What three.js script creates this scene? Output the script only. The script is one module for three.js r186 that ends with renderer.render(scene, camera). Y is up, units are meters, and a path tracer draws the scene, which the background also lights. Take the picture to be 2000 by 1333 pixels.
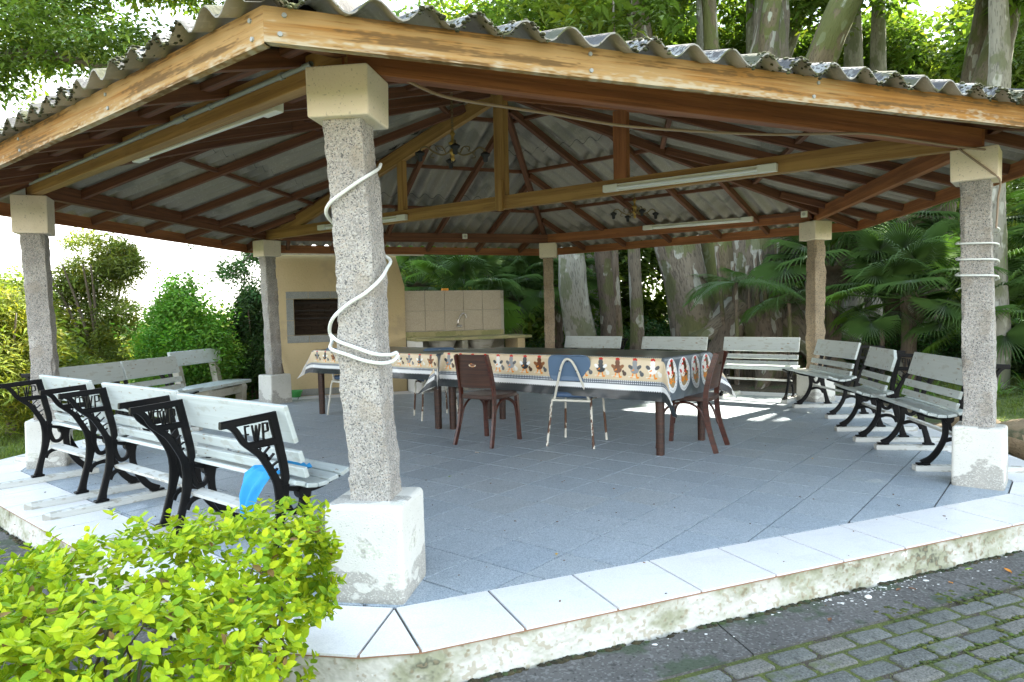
import * as THREE from 'three';
import { mergeGeometries, mergeVertices, toCreasedNormals } from 'three/addons/utils/BufferGeometryUtils.js';
import { ImprovedNoise } from 'three/addons/math/ImprovedNoise.js';
import { RoundedBoxGeometry } from 'three/addons/geometries/RoundedBoxGeometry.js';

// ---------------------------------------------------------------- camera, sky, sun, exposure
const scene = new THREE.Scene();
const camera = new THREE.PerspectiveCamera(52.02, 1024 / 682, 0.05, 900);
camera.position.set(0.0686, 1.2291, 7.1934);
camera.rotation.set(-0.04226, 0, -0.02139, 'XYZ');
const SUN = new THREE.Vector3(0.56, 0.70, -0.52).normalize();
{
  const w = 128, h = 64, d = new Float32Array(w * h * 4);
  for (let j = 0; j < h; j++) for (let i = 0; i < w; i++) {
    const el = ((j + .5) / h - .5) * Math.PI, up = Math.max(0, Math.sin(el));
    const t = Math.pow(1 - up, 3.2), k = .5;
    const o = (j * w + i) * 4;
    d[o] = k * (.64 + 1.0 * t); d[o + 1] = k * (.82 + .74 * t); d[o + 2] = k * (1.06 + .34 * t); d[o + 3] = 1;
  }
  const t = new THREE.DataTexture(d, w, h, THREE.RGBAFormat, THREE.FloatType);
  t.mapping = THREE.EquirectangularReflectionMapping; t.magFilter = THREE.LinearFilter; t.needsUpdate = true;
  scene.background = t; scene.environment = t;
}
const sun = new THREE.DirectionalLight(new THREE.Color(1, .93, .8), 5);
sun.position.copy(SUN).multiplyScalar(40); sun.castShadow = true; sun.shadow.radius = 1.2;
sun.shadow.mapSize.set(4096, 4096);
Object.assign(sun.shadow.camera, { left: -18, right: 18, top: 18, bottom: -18, near: 1, far: 120 });
scene.add(sun, sun.target);
const renderer = new THREE.WebGLRenderer({ antialias: true });
renderer.toneMapping = THREE.LinearToneMapping;
renderer.toneMappingExposure = 7.0;
renderer.shadowMap.enabled = true;

// ---------------------------------------------------------------- helpers
const { sin, cos, PI, sqrt, abs, min, max, floor, pow, tan, atan2, hypot } = Math;
const V = (x, y, z) => new THREE.Vector3(x, y, z);
const TH = -0.15466;
let seed = 12345;
const rnd = () => { seed = (seed * 1664525 + 1013904223) >>> 0; return seed / 4294967296; };
const rr = (a, b) => a + (b - a) * rnd();
const reseed = (n) => { seed = n * 7919 + 13; rnd(); rnd(); };
const perlin = new ImprovedNoise();
const N3 = (x, y, z) => perlin.noise(x, y, z);
const clamp = (x, a, b) => x < a ? a : x > b ? b : x;
const sstep = (a, b, x) => { const t = clamp((x - a) / (b - a), 0, 1); return t * t * (3 - 2 * t); };
const sideAng = (k) => TH + (k + .5) * PI / 3;
const colAng = (k) => TH + k * PI / 3;
function SP(k, q, s, y = 0) { const a = sideAng(k); return V(q * sin(a) + s * cos(a), y, q * cos(a) - s * sin(a)); }
function CP(k, r, t, y = 0) { const a = colAng(k); return V(r * sin(a) + t * cos(a), y, r * cos(a) - t * sin(a)); }
const used = {};
function uniq(n) { if (!used[n]) { used[n] = 1; return n; } return n + '_' + String(used[n]++).padStart(3, '0'); }
function tag(o, label, category, group, kind) { o.userData.label = label; if (category) o.userData.category = category; if (group) o.userData.group = group; if (kind) o.userData.kind = kind; return o; }
function thing(name, label, category, pos = [0, 0, 0], turn = 0, group) {
  const o = new THREE.Group(); o.name = uniq(name); scene.add(o); o.position.set(...(pos.isVector3 ? pos.toArray() : pos)); o.rotation.y = turn;
  return tag(o, label, category, group);
}
function structure(name, label, category) { const o = new THREE.Group(); o.name = uniq(name); scene.add(o); return tag(o, label, category, null, 'structure'); }
function add(parent, name, geo, mat, kind) {
  const m = new THREE.Mesh(geo, mat); m.name = parent === scene ? uniq(name) : name; m.castShadow = m.receiveShadow = true; parent.add(m);
  if (kind) m.userData.kind = kind; return m;
}
function instanced(parent, name, geo, mat, mats, colors) {
  const m = new THREE.InstancedMesh(geo, mat, mats.length); m.name = parent === scene ? uniq(name) : name;
  mats.forEach((x, i) => m.setMatrixAt(i, x)); if (colors) colors.forEach((c, i) => m.setColorAt(i, c));
  m.castShadow = m.receiveShadow = true; m.userData.kind = 'stuff'; parent.add(m); return m;
}
// metres as uv, by the dominant axis of each face
function boxUV(g, ox = 0, oy = 0) {
  g = g.index ? g.toNonIndexed() : g;
  const p = g.attributes.position, n = p.count, uv = new Float32Array(n * 2), a = V(), b = V(), c = V(), e = V(), f = V();
  for (let i = 0; i < n; i += 3) {
    a.fromBufferAttribute(p, i); b.fromBufferAttribute(p, i + 1); c.fromBufferAttribute(p, i + 2);
    e.subVectors(b, a).cross(f.subVectors(c, a)); const x = abs(e.x), y = abs(e.y), z = abs(e.z);
    [a, b, c].forEach((v, j) => {
      const [s, t] = y >= x && y >= z ? [v.x, v.z] : z >= x ? [v.x, v.y] : [v.z, v.y];
      uv[(i + j) * 2] = s + ox; uv[(i + j) * 2 + 1] = t + oy;
    });
  }
  g.setAttribute('uv', new THREE.BufferAttribute(uv, 2)); g.deleteAttribute('uv1'); g.deleteAttribute('uv2'); return g;
}
const merge = (l) => mergeGeometries(l.map(g => { g = g.index ? g.toNonIndexed() : g; for (const k of Object.keys(g.attributes)) if (!['position', 'normal', 'uv'].includes(k)) g.deleteAttribute(k); return g; }));
const flat = (g) => { g = g.index ? g.toNonIndexed() : g; g.computeVertexNormals(); return g; };
function box(w, h, d, x = 0, y = 0, z = 0) { const g = new THREE.BoxGeometry(w, h, d); g.translate(x, y, z); return boxUV(g, rr(0, 3), rr(0, 3)); }
function rbox(w, h, d, r = .004, x = 0, y = 0, z = 0, seg = 1) { const g = new RoundedBoxGeometry(w, h, d, seg, r); g.translate(x, y, z); return boxUV(g, rr(0, 3), rr(0, 3)); }
const UP = V(0, 1, 0);
function beamGeo(p0, p1, w, h, up = UP) { // grain runs along u
  const x = V().subVectors(p1, p0), L = x.length(); x.normalize();
  const z = V().crossVectors(x, up).normalize(), y = V().crossVectors(z, x);
  const g = boxUV(new RoundedBoxGeometry(L, h, w, 1, min(w, h) * .06), rr(0, 5), rr(0, 5));
  g.applyMatrix4(new THREE.Matrix4().makeBasis(x, y, z).setPosition(V().addVectors(p0, p1).multiplyScalar(.5))); return g;
}
function tube(pts, r, seg = 40, rs = 8, closed = false) { return new THREE.TubeGeometry(new THREE.CatmullRomCurve3(pts, closed), seg, r, rs, closed); }
function poly(pts, h, y0 = 0) { // convex polygon in (x,z), extruded up by h
  const n = pts.length, P = [], A = (a, b, c) => P.push(...a, ...b, ...c);
  let ar = 0; for (let i = 0; i < n; i++) { const a = pts[i], b = pts[(i + 1) % n]; ar += a[0] * b[1] - b[0] * a[1]; }
  const q = ar > 0 ? [...pts].reverse() : pts;
  const T = q.map(p => [p[0], y0 + h, p[1]]), B = q.map(p => [p[0], y0, p[1]]);
  for (let i = 1; i < n - 1; i++) { A(T[0], T[i], T[i + 1]); }
  for (let i = 0; i < n; i++) { const j = (i + 1) % n; A(B[i], B[j], T[j]); A(B[i], T[j], T[i]); }
  const g = new THREE.BufferGeometry(); g.setAttribute('position', new THREE.Float32BufferAttribute(P, 3)); g.computeVertexNormals(); return boxUV(g);
}
function clipHalf(pts, nx, nz, c) { // keep nx*x+nz*z <= c
  const out = []; for (let i = 0; i < pts.length; i++) {
    const a = pts[i], b = pts[(i + 1) % pts.length], da = nx * a[0] + nz * a[1] - c, db = nx * b[0] + nz * b[1] - c;
    if (da <= 0) out.push(a); if (da * db < 0) { const t = da / (da - db); out.push([a[0] + (b[0] - a[0]) * t, a[1] + (b[1] - a[1]) * t]); }
  } return out;
}
// ribbon: a bar of given width along a 2D polyline (z,y), extruded along x by th
function ribbon(pts, w, th, smooth = true) {
  let P = pts; if (smooth && pts.length > 2) { const c = new THREE.CatmullRomCurve3(pts.map(p => V(0, p[1], p[0]))); P = c.getPoints(pts.length * 4).map(v => [v.z, v.y]); }
  const n = P.length, W = (i) => Array.isArray(w) ? (() => { const f = i / (n - 1) * (w.length - 1), k = min(floor(f), w.length - 2); return w[k] + (w[k + 1] - w[k]) * (f - k); })() : w;
  const L = [], R = [];
  for (let i = 0; i < n; i++) {
    const a = P[max(0, i - 1)], b = P[min(n - 1, i + 1)]; let dx = b[0] - a[0], dy = b[1] - a[1]; const l = hypot(dx, dy) || 1; dx /= l; dy /= l;
    const h = W(i) / 2; L.push([P[i][0] - dy * h, P[i][1] + dx * h]); R.push([P[i][0] + dy * h, P[i][1] - dx * h]);
  }
  const out = [], x0 = -th / 2, x1 = th / 2, quad = (a, b, c, d) => out.push(...a, ...b, ...c, ...a, ...c, ...d), m = .3;
  // cross-section with a ridge on each face, so the casting catches light
  for (let i = 0; i < n - 1; i++) {
    const p = (q, x) => [x, q[1], q[0]];
    const sec = (j) => { const l = L[j], r = R[j], mid = (f) => [l[0] + (r[0] - l[0]) * f, l[1] + (r[1] - l[1]) * f]; return [p(l, x0 * .55), p(mid(m * .5), x0), p(mid(1 - m * .5), x0), p(r, x0 * .55), p(r, x1 * .55), p(mid(1 - m * .5), x1), p(mid(m * .5), x1), p(l, x1 * .55)]; };
    const A = sec(i), B = sec(i + 1); for (let k = 0; k < 8; k++) quad(A[k], A[(k + 1) % 8], B[(k + 1) % 8], B[k]);
    if (i === 0) for (let k = 1; k < 7; k++) out.push(...A[0], ...A[k + 1], ...A[k]);
    if (i === n - 2) for (let k = 1; k < 7; k++) out.push(...B[0], ...B[k], ...B[k + 1]);
  }
  const g = new THREE.BufferGeometry(); g.setAttribute('position', new THREE.Float32BufferAttribute(out, 3)); g.computeVertexNormals(); return boxUV(g);
}
// lofted trunk along points with radii; lobes give flutes
function trunk(pts, rad, { rs = 12, seg = 24, amp = .12, freq = 2.2, lobes = 0, lobeAmp = 0, sd = 0 } = {}) {
  const c = new THREE.CatmullRomCurve3(pts), fr = c.computeFrenetFrames(seg, false), P = [], U = [], I = [], L = c.getLength();
  for (let i = 0; i <= seg; i++) {
    const t = i / seg, f = t * (rad.length - 1), k = min(floor(f), rad.length - 2), r0 = rad[k] + (rad[k + 1] - rad[k]) * (f - k), p = c.getPointAt(t);
    for (let j = 0; j <= rs; j++) {
      const a = j / rs * 2 * PI, ca = cos(a), sa = sin(a);
      let r = r0 * (1 + amp * (N3(ca * freq * .7 + sd, sa * freq * .7, t * L * freq * .5) + .5 * N3(ca * 3 + sd, sa * 3 + 9, t * L * freq * 1.5)));
      if (lobes) r *= 1 + lobeAmp * (1 - t * .5) * cos(lobes * a + 2 * N3(0, t * 3, sd));
      const q = p.clone().addScaledVector(fr.normals[i], ca * r).addScaledVector(fr.binormals[i], sa * r);
      P.push(q.x, q.y, q.z); U.push(j / rs * 2 * PI * rad[0], t * L);
    }
  }
  for (let i = 0; i < seg; i++) for (let j = 0; j < rs; j++) { const a = i * (rs + 1) + j, b = a + rs + 1; I.push(a, a + 1, b, b, a + 1, b + 1); }
  const g = new THREE.BufferGeometry(); g.setAttribute('position', new THREE.Float32BufferAttribute(P, 3)); g.setAttribute('uv', new THREE.Float32BufferAttribute(U, 2)); g.setIndex(I); g.computeVertexNormals(); return g.toNonIndexed();
}

// ---------------------------------------------------------------- textures
function hash(x, y, s) { let h = (x * 374761393 + y * 668265263 + s * 1442695041) | 0; h = Math.imul(h ^ (h >>> 13), 1274126177); return ((h ^ (h >>> 16)) >>> 0) / 4294967296; }
function field(w, h, px, py, oct, s, gain = .5) { // tileable value noise, 0..1
  const out = new Float32Array(w * h); let amp = 1, tot = 0;
  for (let o = 0; o < oct; o++) {
    const gx = px << o, gy = py << o;
    for (let y = 0; y < h; y++) {
      const fy = y / h * gy, iy = floor(fy), ty = fy - iy, sy = ty * ty * (3 - 2 * ty), y0 = iy % gy, y1 = (iy + 1) % gy;
      for (let x = 0; x < w; x++) {
        const fx = x / w * gx, ix = floor(fx), tx = fx - ix, sx = tx * tx * (3 - 2 * tx), x0 = ix % gx, x1 = (ix + 1) % gx;
        const a = hash(x0, y0, s + o), b = hash(x1, y0, s + o), c = hash(x0, y1, s + o), d = hash(x1, y1, s + o);
        out[y * w + x] += amp * (a + (b - a) * sx + (c - a) * sy + (a - b - c + d) * sx * sy);
      }
    }
    tot += amp; amp *= gain;
  }
  for (let i = 0; i < out.length; i++) out[i] /= tot; return out;
}
const toS = (v) => { v = clamp(v, 0, 1); return 255 * (v <= .0031308 ? 12.92 * v : 1.055 * pow(v, 1 / 2.4) - .055); };
function tex(w, h, size, fn, srgb = true) { // fn(i,x,y) -> linear rgb; size [u metres, v metres]
  const d = new Uint8Array(w * h * 4);
  for (let y = 0; y < h; y++) for (let x = 0; x < w; x++) {
    const i = y * w + x, c = fn(i, x, y);
    if (srgb) { d[i * 4] = toS(c[0]); d[i * 4 + 1] = toS(c[1]); d[i * 4 + 2] = toS(c[2]); } else { d[i * 4] = d[i * 4 + 1] = d[i * 4 + 2] = clamp(c, 0, 1) * 255; }
    d[i * 4 + 3] = 255;
  }
  const t = new THREE.DataTexture(d, w, h); t.wrapS = t.wrapT = THREE.RepeatWrapping; t.magFilter = THREE.LinearFilter; t.minFilter = THREE.LinearFilter;
  if (srgb) t.colorSpace = THREE.SRGBColorSpace; t.repeat.set(1 / size[0], 1 / size[1]); t.needsUpdate = true; return t;
}
const mix = (a, b, t) => [a[0] + (b[0] - a[0]) * t, a[1] + (b[1] - a[1]) * t, a[2] + (b[2] - a[2]) * t];
const mul = (a, k) => [a[0] * k, a[1] * k, a[2] * k];
const col = (r, g, b) => new THREE.Color().setRGB(r, g, b);
function mat(o) { const P = o.transmission !== undefined || o.clearcoat !== undefined || o.sheen !== undefined || o.specularIntensity !== undefined; const c = o.c; delete o.c; const m = P ? new THREE.MeshPhysicalMaterial(o) : new THREE.MeshStandardMaterial(o); if (c) m.color.setRGB(...c); m.side = THREE.DoubleSide; return m; }
const M = {}; let M_t, M_w, M_p;
{
  const n = 512, A = field(n, n, 4, 4, 6, 1), B = field(n, n, 8, 8, 5, 21), G = field(n, n, 96, 96, 2, 31), G2 = field(n, n, 128, 128, 1, 41), G3 = field(n, n, 64, 64, 2, 51), C = field(n, n, 3, 3, 5, 61, .6);
  // granite: white feldspar, grey quartz, black mica, a little pink
  const gr = tex(n, n, [.54, .54], (i) => {
    let c = mix([.47, .45, .41], [.58, .55, .49], A[i]); const g = G[i], h = G2[i];
    if (g > .60) c = mix(c, [.66, .64, .58], .8); if (h < .30) c = mix(c, [.11, .11, .115], sstep(.30, .20, h) * .85); else if (G3[i] < .40) c = mix(c, [.30, .285, .26], sstep(.40, .33, G3[i]) * .6); else if (G3[i] > .64) c = mix(c, [.56, .45, .34], .35);
    if (A[i] > .54) c = mix(c, [.40, .34, .25], sstep(.54, .66, A[i]) * .35); return mul(c, .50 + .36 * C[i]);
  });
  const grb = tex(n, n, [.42, .42], (i) => .5 * A[i] + .25 * G3[i] + .25 * G[i], false);
  M.granite = mat({ map: gr, bumpMap: grb, bumpScale: .012, roughness: .92 }); M.graniteTan = mat({ map: gr, bumpMap: grb, bumpScale: .012, roughness: .92, c: [.88, .74, .56] });
  // cream plaster of the capitals
  M.plaster = mat({ map: tex(n, n, [.9, .9], (i) => { let c = mul([.80, .705, .545], .9 + .2 * A[i]); if (C[i] > .62) c = mix(c, [.62, .52, .36], (C[i] - .62) * 2.2); if (G2[i] < .13) c = mul(c, .72); return c; }), bumpMap: tex(n, n, [.9, .9], (i) => .6 * A[i] + .4 * G[i], false), bumpScale: .003, roughness: .95 });
  // whitewashed pedestal: peeling paint with grey render showing low down (outlined flakes), v is height
  const flake = (i, x, y, lim) => { const hgt = y / n; return sstep(-.02, .03, (C[i] * .45 + B[i] * .35 + A[i] * .2) - (lim(hgt))); };
  M.pedestal = mat({ map: tex(n, n, [.6, .45], (i, x, y) => {
    const f = flake(i, x, y, (h) => .38 + h * .50); const w = mix([.58, .575, .51], [.70, .69, .63], A[i]); const g = mix([.30, .30, .27], [.44, .42, .37], B[i]);
    let c = mix(w, g, f); if (f > .4 && G[i] > .66) c = mix(c, [.68, .67, .6], .6); if (A[i] > .63 && G3[i] > .5) c = mix(c, [.40, .42, .28], .35); if (G2[i] < .1) c = mul(c, .6); return c;
  }), bumpMap: tex(n, n, [.6, .45], (i, x, y) => .5 * A[i] + .2 * G[i] + .3 * (1 - flake(i, x, y, (h) => .38 + h * .50)), false), bumpScale: .006, roughness: .95 });
  // glazed speckled floor tile and pale border tile
  const spk = (base, d, l, k) => (i) => { let c = mul(base, .95 + .1 * A[i]); if (G2[i] < .36) c = mix(c, d, k); else if (G2[i] > .66) c = mix(c, l, k); if (C[i] > .66) c = mul(c, .96); return c; };
  M.tileGrey = [0, 1, 2, 3].map(v => mat({ map: v ? M_t : (M_t = tex(n, n, [.5, .5], spk([.35, .41, .455], [.21, .255, .30], [.49, .54, .575], .7))), c: [[1, 1, 1], [.94, .955, .97], [1, .98, .955], [.87, .885, .90]][v], roughness: .42 }));
  M.tileWhite = [0, 1, 2].map(v => mat({ map: v ? M_w : (M_w = tex(n, n, [.5, .5], spk([.76, .755, .75], [.66, .665, .67], [.82, .81, .80], .5))), c: [[1, 1, 1], [.97, .975, .98], [.985, .98, .97]][v], roughness: .36 }));
  M.tileBrown = mat({ map: tex(n, n, [.5, .5], spk([.42, .36, .26], [.32, .27, .19], [.50, .44, .34], .7)), roughness: .45 });
  M.tileFire = mat({ map: M_t, c: [.62, .56, .46], roughness: .5 });
  M.grout = mat({ map: tex(256, 256, [.5, .5], (i) => mul([.075, .068, .058], .7 + .6 * A[i * 3 % A.length])), roughness: 1 });
  // platform rim: white limewash with green algae, black mould, brown stains; v 0..0.16 m
  const E1 = field(2048, 128, 40, 2, 6, 71, .62), E2 = field(2048, 128, 14, 1, 5, 81), E3 = field(2048, 128, 240, 10, 2, 91);
  M.rim = mat({ map: tex(2048, 128, [5.2, .2], (i, x, y) => {
    let c = mix([.46, .45, .38], [.66, .65, .58], E1[i]); const up = y / 128;
    const g = sstep(.48, .70, E1[i] * .55 + E2[i] * .45 + .06 * up); c = mix(c, mix([.17, .18, .075], [.32, .325, .20], E3[i]), g * .8);
    const k = sstep(.60, .70, E2[i] * .5 + E3[i] * .25 + E1[i] * .25); c = mix(c, [.05, .05, .035], k * .8); if (E3[i] > .70) c = mix(c, [.30, .24, .14], .5); if (E1[i] < .30) c = mix(c, [.80, .79, .74], .6); return c;
  }), bumpMap: tex(2048, 128, [5.2, .2], (i) => .6 * E1[i] + .4 * E3[i], false), bumpScale: .012, roughness: .97 });
  M.rimTop = mat({ c: [.30, .17, .10], roughness: .95 });
  // dark concrete apron and road
  M.apron = mat({ map: tex(n, n, [1.1, 1.1], (i) => { let c = mix([.055, .053, .049], [.125, .12, .11], A[i] * .6 + B[i] * .4); if (G2[i] > .74) c = mix(c, [.2, .2, .19], .5); if (C[i] > .60) c = mix(c, [.04, .06, .03], sstep(.60, .68, C[i]) * .8); if (G2[i] < .16) c = mul(c, .5); return c; }), bumpMap: tex(n, n, [1.1, 1.1], (i) => .5 * B[i] + .5 * G[i], false), bumpScale: .006, roughness: .97 });
  M.road = mat({ map: tex(n, n, [1.4, 1.4], (i) => { let c = mix([.04, .042, .038], [.08, .08, .07], A[i]); if (G2[i] > .80 && B[i] > .5) c = [.5, .5, .48]; if (C[i] > .60) c = mix(c, [.05, .05, .04], .6); return c; }), bumpMap: grb, bumpScale: .006, roughness: .97 });
  M.paver = [0, 1, 2].map(v => mat({ map: v ? M_p : (M_p = tex(n, n, [.7, .7], (i) => { let c = mix([.085, .087, .078], [.175, .177, .16], B[i] * .5 + A[i] * .5); if (G2[i] > .7) c = mix(c, [.2, .2, .19], .5); if (G2[i] < .25) c = mul(c, .6); if (C[i] > .6) c = mix(c, [.09, .11, .04], sstep(.6, .7, C[i]) * .7); return c; })), bumpMap: grb, bumpScale: .008, c: [[.92, .94, .92], [.78, .8, .78], [1, .96, .9]][v], roughness: .97 }));
  M.moss = mat({ map: tex(n, n, [.6, .6], (i) => { let c = mix([.035, .045, .012], [.10, .115, .025], B[i]); if (A[i] > .52) c = mix(c, [.055, .045, .03], sstep(.52, .6, A[i])); if (G2[i] > .72) c = mix(c, [.16, .2, .04], .5); return c; }), bumpMap: tex(n, n, [.6, .6], (i) => .5 * G[i] + .5 * B[i], false), bumpScale: .012, roughness: 1 });
  M.soil = mat({ map: tex(n, n, [2.5, 2.5], (i) => { let c = mix([.045, .035, .02], [.10, .08, .045], B[i]); if (A[i] > .5) c = mix(c, [.05, .075, .02], sstep(.5, .6, A[i])); if (G2[i] > .74) c = mix(c, [.2, .14, .07], .6); return c; }), bumpMap: grb, bumpScale: .03, roughness: 1 });
  M.lawn = mat({ map: tex(n, n, [2.2, 2.2], (i) => { let c = mix([.05, .085, .015], [.12, .16, .03], B[i] * .6 + A[i] * .4); if (G[i] > .6) c = mix(c, [.17, .2, .05], .5); if (G2[i] < .2) c = mul(c, .6); return c; }), bumpMap: tex(n, n, [2.2, 2.2], (i) => G[i], false), bumpScale: .03, roughness: 1 });
  // fibre cement
  M.sheetUnder = mat({ map: tex(n, n, [1.6, 1.6], (i) => { let c = mix([.29, .265, .215], [.41, .375, .305], A[i] * .5 + B[i] * .5); if (C[i] > .6) c = mix(c, [.18, .175, .14], .6 * sstep(.6, .72, C[i])); if (G2[i] > .8) c = mul(c, 1.15); return c; }), roughness: .95 });
  M.sheetTop = mat({ map: tex(n, n, [.9, .9], (i) => { let c = mix([.030, .030, .030], [.085, .085, .083], B[i] * .6 + G[i] * .4); if (C[i] > .60 && G[i] > .46) c = mix(c, [.26, .27, .25], sstep(.60, .66, C[i]) * .7); if (A[i] > .54) c = mix(c, [.05, .055, .018], sstep(.54, .62, A[i]) * .7); return c; }), bumpMap: tex(n, n, [.9, .9], (i) => .5 * G[i] + .5 * B[i], false), bumpScale: .006, roughness: .98 });
  M.sheetEdge = mat({ map: tex(256, 256, [.5, .5], (i) => { const a = B[i * 4 % B.length]; return a > .52 ? [.09, .095, .04] : [.27, .26, .225]; }), roughness: 1 });
  M.concrete = mat({ map: tex(n, n, [.8, .8], (i) => { let c = mix([.34, .32, .26], [.48, .455, .385], A[i]); if (C[i] > .6) c = mix(c, [.26, .25, .17], sstep(.6, .7, C[i]) * .7); if (G2[i] < .18) c = mul(c, .7); return c; }), bumpMap: grb, bumpScale: .006, roughness: .96 });
  M.bbq = mat({ map: tex(n, n, [1.6, 1.6], (i) => { let c = mix([.47, .37, .20], [.56, .45, .26], A[i]); if (C[i] > .6) c = mix(c, [.40, .32, .20], sstep(.6, .75, C[i]) * .7); if (G2[i] < .12) c = mul(c, .85); return c; }), bumpMap: tex(n, n, [1.6, 1.6], (i) => .6 * A[i] + .4 * G[i], false), bumpScale: .004, roughness: .95 });
  M.counter = mat({ map: tex(n, n, [.8, .8], (i) => { let c = mix([.30, .27, .13], [.40, .37, .19], A[i]); if (B[i] > .58) c = mix(c, [.22, .24, .09], .6); if (G2[i] < .2) c = mul(c, .75); return c; }), roughness: .8 });
  M.soot = mat({ map: tex(n, n, [.7, .7], (i) => mix([.02, .016, .012], [.075, .05, .035], B[i])), roughness: .95 });
  // painted bench boards: pale grey-white enamel, brush grain, small chips
  const K1 = field(1024, 256, 3, 40, 4, 101), K2 = field(1024, 256, 20, 10, 4, 111);
  M.paint = mat({ map: tex(1024, 256, [1.4, .35], (i) => { let c = mul([.52, .575, .555], .93 + .12 * K1[i]); if (K2[i] > .60) c = mix(c, [.40, .42, .37], sstep(.60, .72, K2[i]) * .6); if (K2[i] < .235) c = mix(c, [.33, .29, .22], sstep(.235, .18, K2[i])); return c; }), bumpMap: tex(1024, 256, [1.4, .35], (i) => K1[i], false), bumpScale: .0015, roughness: .5 });
  M.skid = mat({ map: tex(1024, 256, [1.4, .35], (i) => { let c = mul([.58, .59, .55], .85 + .25 * K1[i]); if (K2[i] > .56) c = mix(c, [.36, .34, .28], sstep(.56, .66, K2[i]) * .8); return c; }), roughness: .8 });
  // woods: grain along u
  const W1 = field(1024, 256, 3, 28, 5, 121, .62), W2 = field(1024, 256, 6, 3, 4, 131), W3 = field(1024, 256, 12, 90, 2, 141);
  const wood = (a, b, d) => (i) => { let c = mix(a, b, sstep(.25, .75, W1[i])); c = mul(c, .82 + .36 * W2[i]); if (W3[i] < .3) c = mix(c, d, .35); return c; };
  const wb = tex(1024, 256, [2.2, .55], (i) => .6 * W1[i] + .4 * W3[i], false);
  M.beam = mat({ map: tex(1024, 256, [2.2, .55], wood([.24, .085, .030], [.38, .145, .05], [.12, .045, .016])), bumpMap: wb, bumpScale: .003, roughness: .62 });
  M.beamGold = mat({ map: tex(1024, 256, [2.2, .55], wood([.28, .15, .042], [.42, .245, .075], [.16, .08, .024])), bumpMap: wb, bumpScale: .003, roughness: .55 });
  M.rafter = mat({ map: tex(1024, 256, [2.2, .55], wood([.11, .042, .020], [.20, .078, .034], [.06, .025, .012])), bumpMap: wb, bumpScale: .003, roughness: .7 });
  M.darkWood = mat({ map: tex(1024, 256, [1.1, .3], wood([.035, .016, .010], [.075, .030, .016], [.018, .009, .006])), roughness: .42 });
  M.redWood = mat({ map: tex(1024, 256, [1.1, .3], wood([.045, .014, .009], [.085, .025, .014], [.028, .009, .006])), roughness: .3 });
  // fascia: weathered varnish, bleached fibres and pale lichen along the lower edge (v = 0..0.14 m)
  const F1 = field(2048, 128, 10, 6, 5, 151, .6), F2 = field(2048, 128, 160, 14, 2, 161), F3 = field(2048, 128, 5, 1, 3, 171);
  M.fascia = mat({ map: tex(2048, 128, [5, .14], (i, x, y) => {
    let c = wood([.24, .112, .022], [.37, .185, .042], [.13, .06, .014])((y * 2 % 256) * 1024 + (x % 1024)); const v = y / 128;
    c = mix(c, [.42, .29, .125], sstep(.54, .70, F3[i] * .6 + F1[i] * .4) * .7);
    const li = sstep(.54, .74, F1[i] * .42 + F2[i] * .32 + pow(1 - v, 2.5) * .30); c = mix(c, [.48, .44, .33], li * .7); if (F1[i] < .46) c = mix(c, [.10, .065, .024], sstep(.46, .34, F1[i] * .8 + F2[i] * .2) * .7); return c;
  }), bumpMap: tex(2048, 128, [5, .14], (i) => .5 * F1[i] + .5 * F2[i], false), bumpScale: .004, roughness: .9 });
  // bark
  const R1 = field(n, n, 10, 3, 5, 181, .6), R2 = field(n, n, 5, 5, 4, 191), R3 = field(n, n, 60, 20, 2, 201);
  const bark = (a, b, li, lim, moss, ml) => (i) => { let c = mix(a, b, R1[i]); if (R3[i] < .35) c = mul(c, .6); if (R2[i] > lim) c = mix(c, li, sstep(lim, lim + .04, R2[i]) * (.6 + .4 * R3[i])); if (C[i] > ml) c = mix(c, moss, sstep(ml, ml + .08, C[i]) * .8); return c; };
  const bb = tex(n, n, [1.2, 1.6], (i) => .6 * R1[i] + .4 * R3[i], false);
  M.barkFig = mat({ map: tex(n, n, [1.2, 1.6], bark([.085, .068, .045], [.19, .16, .115], [.30, .30, .25], .57, [.085, .095, .03], .56)), bumpMap: bb, bumpScale: .03, roughness: .95 });
  M.barkMossy = mat({ map: tex(n, n, [1.2, 1.6], bark([.09, .07, .04], [.18, .145, .085], [.36, .38, .30], .62, [.095, .11, .028], .46)), bumpMap: bb, bumpScale: .035, roughness: .98 });
  M.barkPale = mat({ map: tex(n, n, [1.2, 1.6], bark([.16, .155, .12], [.28, .27, .22], [.34, .34, .29], .62, [.11, .12, .06], .58)), bumpMap: bb, bumpScale: .02, roughness: .95 });
  M.barkBrown = mat({ map: tex(n, n, [1.2, 1.6], bark([.07, .052, .036], [.165, .128, .088], [.28, .27, .22], .64, [.085, .09, .03], .58)), bumpMap: bb, bumpScale: .03, roughness: .98 });
  M.boulder = mat({ map: tex(n, n, [1.0, 1.0], (i) => { let c = mix([.22, .16, .09], [.40, .30, .18], A[i]); if (C[i] > .58) c = mix(c, [.10, .10, .05], sstep(.58, .68, C[i])); return c; }), bumpMap: grb, bumpScale: .03, roughness: .97 });
  M.ironRust = mat({ map: tex(n, n, [.35, .35], (i) => C[i] > .585 ? mix([.07, .03, .015], [.13, .06, .03], B[i]) : mul([.66, .64, .55], .9 + .2 * A[i]), true), roughness: .6 });
}

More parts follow.
